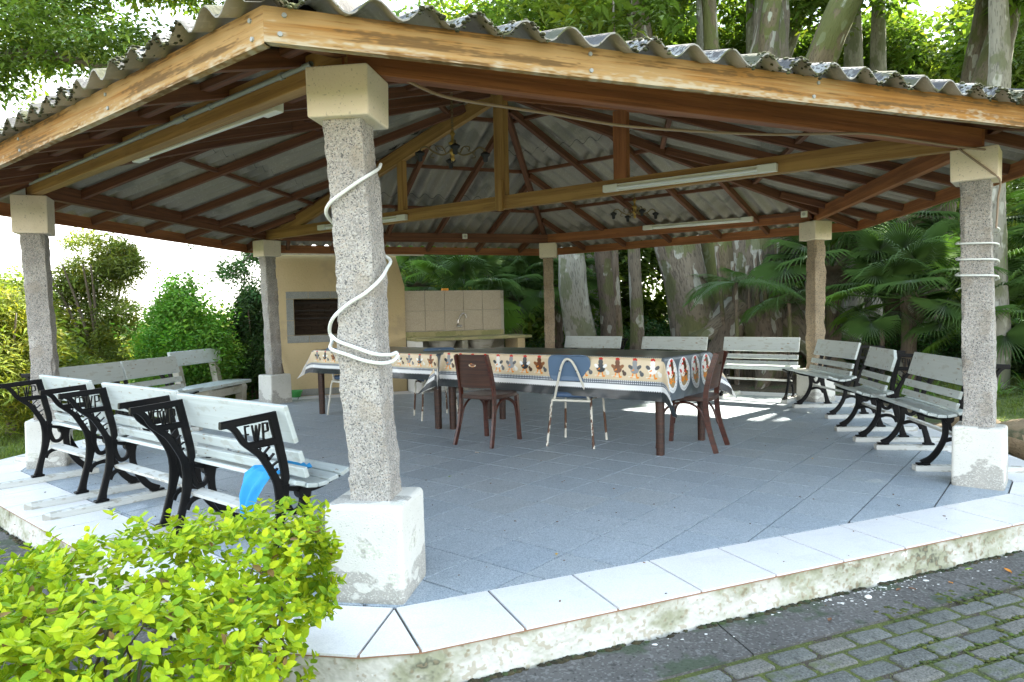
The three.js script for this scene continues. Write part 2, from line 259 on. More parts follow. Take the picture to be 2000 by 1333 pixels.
M.iron = mat({ c: [.0045, .0045, .005], roughness: .45, specularIntensity: .35 });
M.creamMetal = mat({ c: [.66, .64, .55], roughness: .45 });
M.blueVinyl = mat({ c: [.055, .10, .18], roughness: .42 });
M.bluePanel = mat({ c: [.10, .165, .26], roughness: .45 });
M.whitePlastic = mat({ c: [.82, .82, .72], roughness: .4 });
M.lampTube = mat({ c: [.82, .84, .8], roughness: .25 });
M.hose = mat({ c: [.74, .77, .72], roughness: .35 });
M.hoseGrey = mat({ c: [.52, .52, .46], roughness: .45 });
M.pvc = mat({ c: [.30, .33, .32], roughness: .5 });
M.cable = mat({ c: [.30, .22, .15], roughness: .6 });
M.brass = mat({ c: [.5, .34, .1], roughness: .35, metalness: .6 });
M.darkBrass = mat({ c: [.22, .17, .08], roughness: .45, metalness: .5 });
M.black = mat({ c: [.012, .012, .012], roughness: .6 });
M.chrome = mat({ c: [.5, .5, .5], roughness: .2, metalness: 1 });
M.blueCloth = mat({ c: [.03, .30, .62], roughness: .85 });
M.orange = mat({ c: [.75, .30, .02], roughness: .8 });
M.green = mat({ c: [.05, .30, .06], roughness: .5 });
M.bucket = mat({ c: [.55, .57, .55], roughness: .4 });
M.whitePaint = mat({ c: [.72, .72, .68], roughness: .6 });
const leafMat = (c, tr = .38, rough = .55) => mat({ c, transmission: tr, thickness: 0, roughness: rough, specularIntensity: .4 });
// ---------------------------------------------------------------- columns' places (slightly uneven, as built by hand)
const COL = [
  { b: [-.556, 4.096], t: [-.621, 4.099], p: .176, c: .136, hb: 2.062, ht: 2.272, hp: .42 },
  { b: [3.207, 2.52], t: [3.177, 2.507], p: .150, c: .133, hb: 2.020, ht: 2.228, hp: .40 },
  { b: [3.967, -1.772], t: [3.968, -1.772], p: .170, c: .138, hb: 2.052, ht: 2.288, hp: .41 },
  { b: [.669, -3.854], t: [.669, -3.854], p: .165, c: .130, hb: 2.057, ht: 2.283, hp: .41 },
  { b: [-3.327, -2.75], t: [-3.371, -2.745], p: .168, c: .138, hb: 2.074, ht: 2.299, hp: .41 },
  { b: [-3.913, 1.237], t: [-3.957, 1.238], p: .150, c: .130, hb: 1.965, ht: 2.279, hp: .405 }];
const GY = -.16; // ground level beside the platform

// ---------------------------------------------------------------- ground
function bank(x, z) { const m = x * .78 - z * .62; let h = clamp((m - 5.4) * .07, 0, 1.4); const back = clamp((-z - 6) * .05, 0, .6); h = max(h, back * sstep(-2, 2, x)); return h + .02 * N3(x * .8, 0, z * .8); }
{
  const g = new THREE.PlaneGeometry(60, 60, 150, 150); g.rotateX(-PI / 2); const p = g.attributes.position;
  for (let i = 0; i < p.count; i++) { const x = p.getX(i), z = p.getZ(i); p.setY(i, GY - .012 + (hypot(x, z) < 5.6 ? 0 : bank(x, z))); }
  g.computeVertexNormals(); const gg = g.toNonIndexed(); const uv = gg.attributes.uv, q = gg.attributes.position; for (let i = 0; i < q.count; i++) uv.setXY(i, q.getX(i), q.getZ(i));
  const o = add(scene, 'ground', gg, M.soil); tag(o, 'brown soil and leaf litter of the garden around the pavilion', 'ground', null, 'structure');
  const far = new THREE.RingGeometry(29.5, 420, 64, 1); far.rotateX(-PI / 2); far.translate(0, GY - .05, 0);
  tag(add(scene, 'terrain', boxUV(far), M.lawn), 'distant flat grassy terrain reaching to the horizon', 'terrain', null, 'structure');
}
// outline of the platform: each side lies .24 m outside the columns' chord; corners are cut square to each column
const inner = [], outer = [], sides = [];
for (let k = 0; k < 6; k++) {
  const A = COL[k].b, B = COL[(k + 1) % 6].b; let dx = B[0] - A[0], dz = B[1] - A[1]; const l = hypot(dx, dz); dx /= l; dz /= l;
  let nx = -dz, nz = dx; if (nx * A[0] + nz * A[1] < 0) { nx = -nx; nz = -nz; }
  sides.push({ n: [nx, nz], q: nx * A[0] + nz * A[1] + .24, t: [dx, dz] });
}
const BT = .418; // border tile
const isect = (a, b) => { const D = a.n[0] * b.n[1] - a.n[1] * b.n[0]; return [(a.q * b.n[1] - b.q * a.n[1]) / D, (a.n[0] * b.q - b.n[0] * a.q) / D]; };
const corner = [];
for (let k = 0; k < 6; k++) {
  const r = [sin(colAng(k)), cos(colAng(k))], c = COL[k], cut = { n: r, q: r[0] * c.b[0] + r[1] * c.b[1] + c.p + .02 };
  const Vm = isect(sides[(k + 5) % 6], cut), Vp = isect(cut, sides[k]); corner.push({ r, Vm, Vp }); inner.push(Vm, Vp);
  const nm = sides[(k + 5) % 6].n, np = sides[k].n, off = (v, n) => [v[0] + BT * n[0], v[1] + BT * n[1]];
  corner[k].o = [off(Vm, nm), off(Vm, r), off(Vp, r), off(Vp, np)]; outer.push(...corner[k].o);
}
const grow = (pts, d) => pts.map(p => { const l = hypot(...p); return [p[0] * (l + d) / l, p[1] * (l + d) / l]; });
{
  const base = structure('platform_base', 'white limewashed plinth rim of the pavilion floor stained green', 'platform');
  // rim wall: subdivided and slightly uneven
  const P = [], U = []; let run = 0; const pts = grow(outer, -.012);
  for (let i = 0; i < pts.length; i++) {
    const a = pts[i], b = pts[(i + 1) % pts.length], L = hypot(b[0] - a[0], b[1] - a[1]), n = max(1, Math.round(L / .05)), ux = (b[0] - a[0]) / L, uz = (b[1] - a[1]) / L, px = uz, pz = -ux;
    const sgn = px * a[0] + pz * a[1] > 0 ? 1 : -1, ys = [-.2, -.15, -.1, -.06, -.02, -.010];
    const at = (j, m) => { const f = j / n, x = a[0] + (b[0] - a[0]) * f, z = a[1] + (b[1] - a[1]) * f, y = ys[m]; const e = (j === 0 || j === n) ? 0 : 1, d = e * (.012 * N3(x * 5, y * 9, z * 5) + .006 * N3(x * 17, y * 30, z * 17) + (m < 2 ? .008 : 0) - (m > 3 ? .004 : 0)); return [x + px * sgn * d, y, z + pz * sgn * d]; };
    for (let j = 0; j < n; j++) for (let m = 0; m < ys.length - 1; m++) {
      const q = [at(j, m), at(j + 1, m), at(j + 1, m + 1), at(j, m + 1)], u0 = run + L * j / n, u1 = run + L * (j + 1) / n, v0 = ys[m] + .2, v1 = ys[m + 1] + .2;
      P.push(...q[0], ...q[1], ...q[2], ...q[0], ...q[2], ...q[3]); U.push(u0, v0, u1, v0, u1, v1, u0, v0, u1, v1, u0, v1);
    } run += L;
  }
  const g = new THREE.BufferGeometry(); g.setAttribute('position', new THREE.Float32BufferAttribute(P, 3)); g.setAttribute('uv', new THREE.Float32BufferAttribute(U, 2));
  const gi = mergeVertices(g, 1e-4); gi.computeVertexNormals(); add(base, 'rim_wall', gi.toNonIndexed(), M.rim);
  add(base, 'mortar_bed', poly(grow(outer, -.06), .06, -.0685), M.grout);
  add(base, 'tile_bed_edge', poly(grow(outer, -.008), .006, -.0148), M.rimTop);
}
{
  const fl = structure('floor', 'grey speckled ceramic tile floor of the open pavilion', 'floor');
  const bt = structure('floor_border', 'band of pale white tiles edging the pavilion floor', 'floor border');
  const H = .009, gap = .006;
  const shrink = (pts, d) => { const n = pts.length; let q = pts; let cx = 0, cz = 0; pts.forEach(p => { cx += p[0] / n; cz += p[1] / n; }); for (let i = 0; i < n; i++) { const a = pts[i], b = pts[(i + 1) % n]; let nx = b[1] - a[1], nz = -(b[0] - a[0]); const l = hypot(nx, nz); if (l < 1e-6) continue; nx /= l; nz /= l; let c = nx * a[0] + nz * a[1]; if (nx * cx + nz * cz > c) { nx = -nx; nz = -nz; c = -c; } q = clipHalf(q, nx, nz, c - d); } return q; };
  const tile = (parent, pts, m, d = gap) => { const q = shrink(pts, d); if (q.length < 3) return; return add(parent, 'tile', poly(q, H, -.0085 + rr(-.0004, .0004)), m); };
  reseed(3);
  for (let k = 0; k < 6; k++) {
    const c = corner[k], c2 = corner[(k + 1) % 6], s = sides[k];
    tile(bt, [c.Vm, c.Vp, c.o[2], c.o[1]], M.tileWhite[0]); tile(bt, [c.Vm, c.o[0], c.o[1]], M.tileWhite[1]); tile(bt, [c.Vp, c.o[2], c.o[3]], M.tileWhite[0]);
    const a = c.Vp, b = c2.Vm, L = hypot(b[0] - a[0], b[1] - a[1]); const pitch = .4185; let x = 0;
    while (x < L - .02) { const e = min(L, x + pitch), P = (f, o) => [a[0] + s.t[0] * f + s.n[0] * o, a[1] + s.t[1] * f + s.n[1] * o]; tile(bt, [P(x, 0), P(e, 0), P(e, BT), P(x, BT)], M.tileWhite[floor(rnd() * 3)]); x = e; }
  }
  const T = .338, ux = cos(.6775), uz = sin(.6775), ox = -.157, oz = 3.751, list = [];
  for (let i = -30; i < 30; i++) for (let j = -30; j < 30; j++) {
    let p = [[i, j], [i + 1, j], [i + 1, j + 1], [i, j + 1]].map(([a, b]) => [ox + T * (a * ux - b * -uz), oz + T * (a * uz + b * -ux)]);
    for (const s of sides) p = clipHalf(p, s.n[0], s.n[1], s.q); for (let k = 0; k < 6; k++) { const r = corner[k].r; p = clipHalf(p, r[0], r[1], r[0] * corner[k].Vp[0] + r[1] * corner[k].Vp[1]); }
    if (p.length > 2) { let A = 0, cx = 0, cz = 0; p.forEach((a, q) => { const b = p[(q + 1) % p.length]; A += a[0] * b[1] - b[0] * a[1]; cx += a[0] / p.length; cz += a[1] / p.length; }); if (abs(A) > .002) { const D = 7.19 - cz, vis = D > .5 && abs(cx - .07) / D < .78; list.push({ p, w: vis ? abs(A) / (D * D * D) : -D }); } }
  }
  list.sort((a, b) => b.w - a.w); const rest = [];
  list.forEach((t, i) => { const m = M.tileGrey[floor(rnd() * rnd() * 4)]; if (i < 298) tile(fl, t.p, m, .005); else { const q = shrink(t.p, .005); if (q.length > 2) rest.push(poly(q, H, -.0085)); } });
  if (rest.length) add(fl, 'far_tiles', merge(rest), M.tileGrey[0], 'stuff');
}
{ // apron, road, pavers
  const ap = structure('apron', 'dark weathered concrete strip along the foot of the platform', 'path');
  const ring = grow(outer, .02), ring2 = grow(outer, .32), P = [];
  for (const k of [5, 0, 1]) { // slabs, with open joints between them
    const i0 = k * 4 + (k === 5 ? 0 : 0); const idx = []; for (let i = i0; i < i0 + 4; i++) idx.push(i % 24);
    idx.forEach(i => { const a = ring[i], b = ring[(i + 1) % 24], c = ring2[(i + 1) % 24], d = ring2[i]; const L = hypot(b[0] - a[0], b[1] - a[1]), n = max(1, Math.round(L / 1.25)); for (let j = 0; j < n; j++) { const l = (p, q, f) => [p[0] + (q[0] - p[0]) * f, p[1] + (q[1] - p[1]) * f], e = n > 1 ? .004 / L : 0; add(ap, 'slab', poly([l(a, b, j / n + e), l(a, b, (j + 1) / n - e), l(d, c, (j + 1) / n - e), l(d, c, j / n + e)], .03, GY - .022 + j % 2 * .0006), M.apron); } });
  }
  const S0sg = sides[0].t[0] > 0 ? 1 : -1, sp = []; reseed(8); // splashes of white limewash dropped along the wall foot
  for (let i = 0; i < 130; i++) { const s = (rnd() < .6 ? rr(-.2, .55) : rr(-1.2, 1.9)) * (S0sg), o = pow(rnd(), 2.5) * .12, r = rr(.0012, .0045) * (rnd() < .06 ? 2.2 : 1), S = sides[0], q = S.q + BT + .03 + o, x = S.n[0] * q + S.t[0] * s, z = S.n[1] * q + S.t[1] * s; const n = 6, pts = []; for (let k = 0; k < n; k++) { const a = k / n * 2 * PI, rk = r * rr(.6, 1.3); pts.push([x + cos(a) * rk * 1.6, z + sin(a) * rk]); } sp.push(poly(pts, .0015, GY + .008)); }
  add(ap, 'paint_splashes', merge(sp), M.whitePaint, 'stuff');
  const rd = structure('road', 'dark asphalt drive beside the left edge of the platform', 'road');
  const S5 = sides[5], l5 = (q, s) => [S5.n[0] * q + S5.t[0] * s, S5.n[1] * q + S5.t[1] * s];
  add(rd, 'road_surface', poly([l5(4.0, -1.9), l5(4.0, 2.6), l5(9, 2.9), l5(9, -1.9)], .004, GY - .008), M.road);
  const pv = structure('paving', 'mossy concrete block paving in front of the platform', 'paving');
  const S0 = sides[0], l0 = (q, s) => [S0.n[0] * q + S0.t[0] * s, S0.n[1] * q + S0.t[1] * s];
  const s00 = S0.t[0] > 0 ? 1 : -1, q0 = S0.q + BT + .31;
  add(pv, 'moss_joint_bed', poly([l0(q0 - .05, -3 * s00), l0(q0 - .05, 5 * s00), l0(q0 + 4, 5 * s00), l0(q0 + 4, -3 * s00)], .004, GY - .006), M.moss);
  const gs = [0, 1, 2, 3, 4].map(v => { reseed(20 + v); const g = new RoundedBoxGeometry(.188, .05, .083, 2, .012); const p = g.attributes.position; for (let i = 0; i < p.count; i++) { const x = p.getX(i), y = p.getY(i), z = p.getZ(i); p.setXYZ(i, x + .004 * N3(x * 30 + v * 7, y, z * 30), y + (y > 0 ? .003 * N3(x * 18 + v * 3, 5, z * 18) : 0), z + .004 * N3(x * 30, y + 4, z * 30 + v)); } g.computeVertexNormals(); return boxUV(g, v * .31, v * .17); });
  reseed(11); const ang = atan2(-S0.t[1], S0.t[0]); let cnt = 0;
  for (let r = 0; r < 13; r++) for (let c = -4; c < 22; c++) {
    const q = q0 + .05 + r * .102, s = s00 * (-.25 + c * .212 + (r % 2) * .106 + rr(-.006, .006)), [x, z] = l0(q, s); const D = 7.19 - z; if (D < 1.2 || abs(x - .07) / D > .86) continue; if ((1.38 / D) > .62 || cnt++ > 290) continue;
    const m = add(pv, 'paver', gs[floor(rnd() * 5)], M.paver[floor(rnd() * 3)]); m.position.set(x, GY - .019 + rr(-.004, .005), z); m.rotation.set(rr(-.02, .02), ang + rr(-.025, .025), rr(-.02, .02));
  }
}
{ // cushions of moss in the joints
  const pv = scene.children.find(o => o.name === 'paving'), S0 = sides[0], s00 = S0.t[0] > 0 ? 1 : -1, q0 = S0.q + BT + .31; reseed(15);
  const g = new THREE.IcosahedronGeometry(.0075, 1); g.scale(1.5, .5, 1.1); { const p = g.attributes.position; for (let i = 0; i < p.count; i++) { const f = 1 + .4 * N3(p.getX(i) * 160, p.getY(i) * 160, p.getZ(i) * 160); p.setXYZ(i, p.getX(i) * f, p.getY(i) * f, p.getZ(i) * f); } }
  const ms = [], cs = []; for (let i = 0; i < 9500; i++) { const r = floor(rr(-1, 13)), across = rnd() < .35; let q = q0 + .1 + r * .102 + rr(-.012, .012), s = rr(-.3, 4.2); if (across) { q = q0 + .05 + r * .102 + rr(-.05, .05); s = -.25 + floor(rr(0, 21)) * .212 + (((r % 2) + 2) % 2) * .106 + .106 + rr(-.01, .01); } if (N3(q * 4, s * 3, 1) < -.08) continue; if (r < 0) q = q0 - .02 + rr(-.09, .04); const x = S0.n[0] * q + S0.t[0] * s * s00, z = S0.n[1] * q + S0.t[1] * s * s00, k = rr(.5, 1.3); ms.push(new THREE.Matrix4().compose(V(x, GY + (r < 0 ? .008 : rr(-.002, .006)), z), new THREE.Quaternion().setFromAxisAngle(UP, rr(0, 6)), V(k, k, k))); const t = rr(.55, 1.3); cs.push(col(t * rr(.8, 1.3), t, t * .8)); }
  instanced(pv, 'moss', g, mat({ c: [.055, .075, .014], roughness: 1 }), ms, cs);
}
{ // dark soil and moss caught along the foot of the rim, and grit on the tiles
  const d = thing('dirt_line', 'dark crumbly soil gathered along the foot of the platform rim', 'soil'); d.userData.kind = 'stuff'; reseed(16);
  const g = new THREE.IcosahedronGeometry(.012, 1); { const p = g.attributes.position; for (let i = 0; i < p.count; i++) { const f = 1 + .5 * N3(p.getX(i) * 130, p.getY(i) * 130, p.getZ(i) * 130 + 4); p.setXYZ(i, p.getX(i) * f * 1.7, p.getY(i) * f * .5, p.getZ(i) * f); } }
  const ms = [], cs = []; for (const [i0, i1] of [[3, 4], [23, 24], [0, 1], [1, 2], [2, 3], [22, 23]]) { const a = outer[i0 % 24], b = outer[i1 % 24], L = hypot(b[0] - a[0], b[1] - a[1]), n = floor(L * 130), A = atan2(-(b[1] - a[1]), b[0] - a[0]); for (let i = 0; i < n; i++) { const f = rnd(), x0 = a[0] + (b[0] - a[0]) * f, z0 = a[1] + (b[1] - a[1]) * f, w = N3(x0 * 2.5, 3, z0 * 2.5); if (w < -.15 && rnd() < .7) continue; const l = hypot(x0, z0), o = .004 + pow(rnd(), 1.6) * (.022 + .03 * max(0, w)), k = rr(.35, 1.1); ms.push(new THREE.Matrix4().compose(V(x0 * (l + o) / l, GY + .008, z0 * (l + o) / l), new THREE.Quaternion().setFromAxisAngle(UP, A + rr(-.5, .5)), V(k, k, k))); const t = rr(.4, 1.3), gr = rnd() < .35; cs.push(col(t * (gr ? .8 : 1.1), t * (gr ? 1.3 : 1), t * .7)); } }
  instanced(d, 'crumbs', g, mat({ c: [.04, .037, .022], roughness: 1 }), ms, cs);
  const q = thing('floor_grit', 'tiny seeds and specks of grit scattered over the floor tiles', 'grit'); q.userData.kind = 'stuff'; const m2 = [], c2 = []; for (let i = 0; i < 420; i++) { const r = 4.6 * sqrt(rnd()), a = rr(0, 2 * PI), x = cos(a) * r, z = sin(a) * r; if (rnd() < .5 && z < 1) continue; const k = rr(.12, .42); m2.push(new THREE.Matrix4().compose(V(x, .003, z), new THREE.Quaternion().setFromAxisAngle(UP, rr(0, 6)), V(k, k, k))); const t = rr(.4, 2.4); c2.push(col(t * 1.2, t * .9, t * .5)); }
  instanced(q, 'specks', g, mat({ c: [.07, .05, .03], roughness: 1 }), m2, c2);
}
// lawns
{
  const lw = structure('lawn', 'sunlit green lawn left of the pavilion', 'lawn');
  const A = SP(4, 3.95, 2.3), B = SP(4, 3.95, -3.2), C = SP(4, 29, -26), D = SP(4, 29, 12);
  add(lw, 'turf', poly([[A.x, A.z], [B.x, B.z], [C.x, C.z], [D.x, D.z]], .004, GY - .004), M.lawn);
  const lr = structure('lawn', 'shady grass slope right of the pavilion', 'lawn');
  const g = new THREE.PlaneGeometry(9, 9, 24, 24); g.rotateX(-PI / 2); const p = g.attributes.position; for (let i = 0; i < p.count; i++) { const x = p.getX(i) + 10.2, z = p.getZ(i) - .5; p.setXYZ(i, x, GY + .006 + bank(x, z), z); } g.computeVertexNormals(); add(lr, 'turf', boxUV(g), M.lawn);
  const blade = (() => { const out = []; reseed(31); for (let i = 0; i < 9; i++) { const a = rr(0, 2 * PI), h = rr(.035, .075), w = .004, x = rr(-.04, .04), z = rr(-.04, .04), lx = cos(a) * h * .6, lz = sin(a) * h * .6, wx = -sin(a) * w, wz = cos(a) * w; out.push(x - wx, 0, z - wz, x + wx, 0, z + wz, x + lx * .4, h * .65, z + lz * .4, x + lx * .4 - wx * .8, h * .65, z + lz * .4 - wz * .8, x + lx * .4 + wx * .8, h * .65, z + lz * .4 + wz * .8, x + lx, h, z + lz); } const g = new THREE.BufferGeometry(); g.setAttribute('position', new THREE.Float32BufferAttribute(out, 3)); g.computeVertexNormals(); return g; })();
  const bm = leafMat([.14, .21, .03], .45, .88), put = (n, fn) => { const ms = [], cs = []; for (let i = 0; i < n; i++) { const [x, y, z] = fn(); const m = new THREE.Matrix4().makeRotationY(rr(0, 6.28)); const s = rr(.7, 1.5); m.scale(V(s, s, s)).setPosition(x, y, z); ms.push(m); const k = rr(.6, 1.25); cs.push(col(k * rr(.85, 1.25), k, k * .8)); } return [ms, cs]; };
  reseed(33); let [m1, c1] = put(5200, () => { const q = 4.33 + pow(rnd(), 1.5) * 4.5, s = rr(-3.6, 2.6); const v = SP(4, q, s); return [v.x, GY, v.z]; }); instanced(lw, 'grass', blade, bm, m1, c1);
  let [m2, c2] = put(4200, () => { const x = rr(5.6, 10.5), z = rr(-4, 2.5); return [x, GY + bank(x, z), z]; }); instanced(lr, 'grass', blade, bm, m2, c2);
}

// ---------------------------------------------------------------- pavilion
const pav = thing('pavilion', 'open hexagonal garden pavilion with granite columns and corrugated roof', 'pavilion');
const S0h = 3.575, SM = .3025, roofY = (q) => S0h - SM * q, hipY = (r) => S0h - SM * .866 * r;
reseed(41);
COL.forEach((c, k) => {
  const o = new THREE.Group(); o.name = 'column'; o.position.set(c.b[0], 0, c.b[1]); o.rotation.y = colAng(k); pav.add(o);
  const lean = V(c.t[0] - c.b[0], 0, c.t[1] - c.b[1]).applyAxisAngle(UP, -colAng(k));
  { const g = new RoundedBoxGeometry(c.p * 2, c.hp, c.p * 2, 3, .022); g.translate(0, c.hp / 2, 0); const p = g.attributes.position; for (let i = 0; i < p.count; i++) { const x = p.getX(i), y = p.getY(i), z = p.getZ(i); const f = 1 + .012 * N3(x * 9 + k, y * 9, z * 9) - .03 * (y / c.hp) * (k === 0 ? .6 : 1); p.setXYZ(i, x * f, y > .01 ? y + .006 * N3(x * 12, k, z * 12) : 0, z * f); } g.computeVertexNormals();
    const b = boxUV(g, k * .37, 0); add(o, 'pedestal', b, M.pedestal); }
  { const h = c.hb - c.hp + .03, w = k === 0 ? .174 : [0, .172, .165, .15, .17, .175][k], g = new THREE.BoxGeometry(w, h, w, 10, 90, 10), p = g.attributes.position;
    for (let i = 0; i < p.count; i++) {
      let x = p.getX(i), y = p.getY(i), z = p.getZ(i); const t = y / h + .5, ex = abs(x) / (w / 2), ez = abs(z) / (w / 2), edge = pow(min(ex, ez), 18);
      const n = .010 * N3(x * 8 + k * 9, y * 4, z * 8) + .006 * N3(x * 22, y * 13 + k, z * 22) + .0035 * N3(x * 55, y * 45, z * 55 + k);
      const chip = edge * (.002 + .030 * max(0, N3(k * 3.3 + sign(x) * 2, y * 5.5, sign(z) * 4 + k))); const f = 1 - .05 * (t - .5) + (k === 0 ? .02 : 0);
      x = x * f + sign(x) * ex * (n - chip) ; z = z * f + sign(z) * ez * (n - chip); if (k === 0) x += .006 * sin(y * 5);
      p.setXYZ(i, x + lean.x * clamp((t * h) / (c.hb - c.hp), 0, 1), y + c.hp - .015 + h / 2, z + lean.z * t);
    } g.computeVertexNormals(); add(o, 'shaft', boxUV(g, k * .21, k * .4), k === 2 || k === 3 ? M.graniteTan : M.granite); }
  { const h = c.ht - c.hb, g = new RoundedBoxGeometry(c.c * 2, h, c.c * 2, 2, .009), p = g.attributes.position; for (let i = 0; i < p.count; i++) { const x = p.getX(i), y = p.getY(i), z = p.getZ(i), f = 1 + .010 * N3(x * 9 + k * 5, y * 9, z * 9) + .02 * y / h; p.setXYZ(i, x * f + lean.x, y + c.hb + h / 2 + .004 * N3(x * 11 + k, y, z * 11), z * f + lean.z); } g.computeVertexNormals(); add(o, 'capital', boxUV(g, k * .3, 0), M.plaster); }
});
function sign(x) { return x < 0 ? -1 : 1; }
// ring beams
const top = (k, y = 0) => V(COL[k].t[0], COL[k].ht + y, COL[k].t[1]);
for (let k = 0; k < 6; k++) {
  const a = top(k, .073), b = top((k + 1) % 6, .073), d = V().subVectors(b, a).normalize(); a.addScaledVector(d, -.03); b.addScaledVector(d, .03);
  add(pav, 'ring_beam', beamGeo(a, b, .075, .135), [M.beam, M.beam, M.beam, M.rafter, M.rafter, M.beamGold][k]);
}
// truss across the middle (column 4 to column 1)
{
  const dir = V(top(1).x - top(4).x, 0, top(1).z - top(4).z).normalize(), mid = V(0, 0, 0), at = (r, y) => V(dir.x * r, y, dir.z * r), nrm = V(-dir.z, 0, dir.x);
  const off = (v, o) => v.clone().addScaledVector(nrm, o);
  add(pav, 'tie_beam', beamGeo(at(-4.3, 2.372), at(4.05, 2.306), .07, .135), M.beamGold);
  for (const s of [-1, 1]) add(pav, 'truss_rafter', beamGeo(at(s * .05, 3.363 + .078), at(s * 4.0, 3.363 - .27 * 4.0 + .078), .066, .15), s < 0 ? M.beamGold : M.beam);
  add(pav, 'king_post', beamGeo(at(0, 2.27), at(0, 3.42), .082, .13, dir), M.beamGold);
  add(pav, 'post_cleat', beamGeo(off(at(.02, 2.25), .058), off(at(.02, 2.56), .058), .03, .06, dir), M.beamGold);
  add(pav, 'truss_post', beamGeo(at(-1.485, 2.42), at(-1.485, 2.98), .062, .10, dir), M.beamGold);
  add(pav, 'truss_post', beamGeo(at(1.39, 2.39), at(1.39, 3.0), .062, .135, dir), M.beam);
}
// hips, rafters, purlins
for (let k = 0; k < 6; k++) {
  const a = CP(k, .12, 0, hipY(.12) - .10), b = CP(k, 4.78, 0, hipY(4.78) - .09);
  add(pav, 'hip_rafter', beamGeo(a, b, .058, .10), M.rafter);
}
const RAF = { 0: [-1.7, -1.0, -.3, .4, 1.1, 1.8], 1: [-1.75, -1.1, -.45, .2, .95, 1.75], 2: [-1.95, -1.28, -.6, .17, .95, 1.7], 3: [-1.85, -1.1, -.27, .47, 1.2, 1.85], 4: [-1.75, -.95, -.2, .62, 1.3, 1.95], 5: [-1.7, -1.0, -.3, .4, 1.1, 1.8] };
for (let k = 0; k < 6; k++) {
  for (const s of RAF[k]) { const q0 = max(abs(s) * 1.732 + .06, .25); add(pav, 'rafter', beamGeo(SP(k, q0, s, roofY(q0) - .078), SP(k, 4.16, s, roofY(4.16) - .074), .05, .078), M.rafter); }
  for (const q of [.6, 1.66, 2.76, 3.72]) { const h = q * .577 - .01; add(pav, 'purlin', beamGeo(SP(k, q, -h, roofY(q) - .056), SP(k, q, h, roofY(q) - .056), .05, .038), M.rafter); }
}
// fascia boards with mitred corners
for (let k = 0; k < 6; k++) {
  const y0 = k === 0 ? 2.158 : k === 5 ? 2.152 : 2.165, y1 = 2.279, qo = 4.20, qi = 4.165, P = [], U = [], pt = (q, e, y) => SP(k, q, e * q * .5774, y).toArray();
  const n = 24, F = (q, f, y) => { const h = q * .5774, s = -h + 2 * h * f, wv = .0035 * N3(s * 1.3 + k * 7, 1, y > 2.2 ? 3 : 0); return SP(k, q, s, y + wv).toArray(); };
  for (let i = 0; i < n; i++) { const f0 = i / n, f1 = (i + 1) / n, Q = (a, b, c, d, ua, va, ub, vb) => { P.push(...a, ...b, ...c, ...a, ...c, ...d); U.push(ua, va, ub, va, ub, vb, ua, va, ub, vb, ua, vb); }, u0 = f0 * 4.85 + k * 1.3, u1 = f1 * 4.85 + k * 1.3;
    Q(F(qo, f0, y0), F(qo, f1, y0), F(qo, f1, y1), F(qo, f0, y1), u0, 0, u1, .135); Q(F(qi, f1, y0), F(qi, f0, y0), F(qi, f0, y1), F(qi, f1, y1), u1, 0, u0, .135);
    Q(F(qi, f0, y0), F(qi, f1, y0), F(qo, f1, y0), F(qo, f0, y0), u0, 0, u1, .012); Q(F(qo, f0, y1), F(qo, f1, y1), F(qi, f1, y1), F(qi, f0, y1), u0, .12, u1, .135); }
  const g = new THREE.BufferGeometry(); g.setAttribute('position', new THREE.Float32BufferAttribute(P, 3)); g.setAttribute('uv', new THREE.Float32BufferAttribute(U, 2)); g.computeVertexNormals();
  add(pav, 'fascia_board', g, k === 0 || k === 5 ? M.fascia : M.beam);
  if (k === 0 || k === 5) for (let i = 0; i < 5; i++) for (const dy of [.03, .095]) { if (rnd() < .4) continue; const s = -2.35 + i * 1.17 + rr(-.03, .03), b = add(pav, 'bolt', new THREE.CylinderGeometry(.008, .009, .006, 10).rotateX(PI / 2), M.pvc); b.position.copy(SP(k, 4.203, s, y0 + dy)); b.rotation.y = sideAng(k); }
}
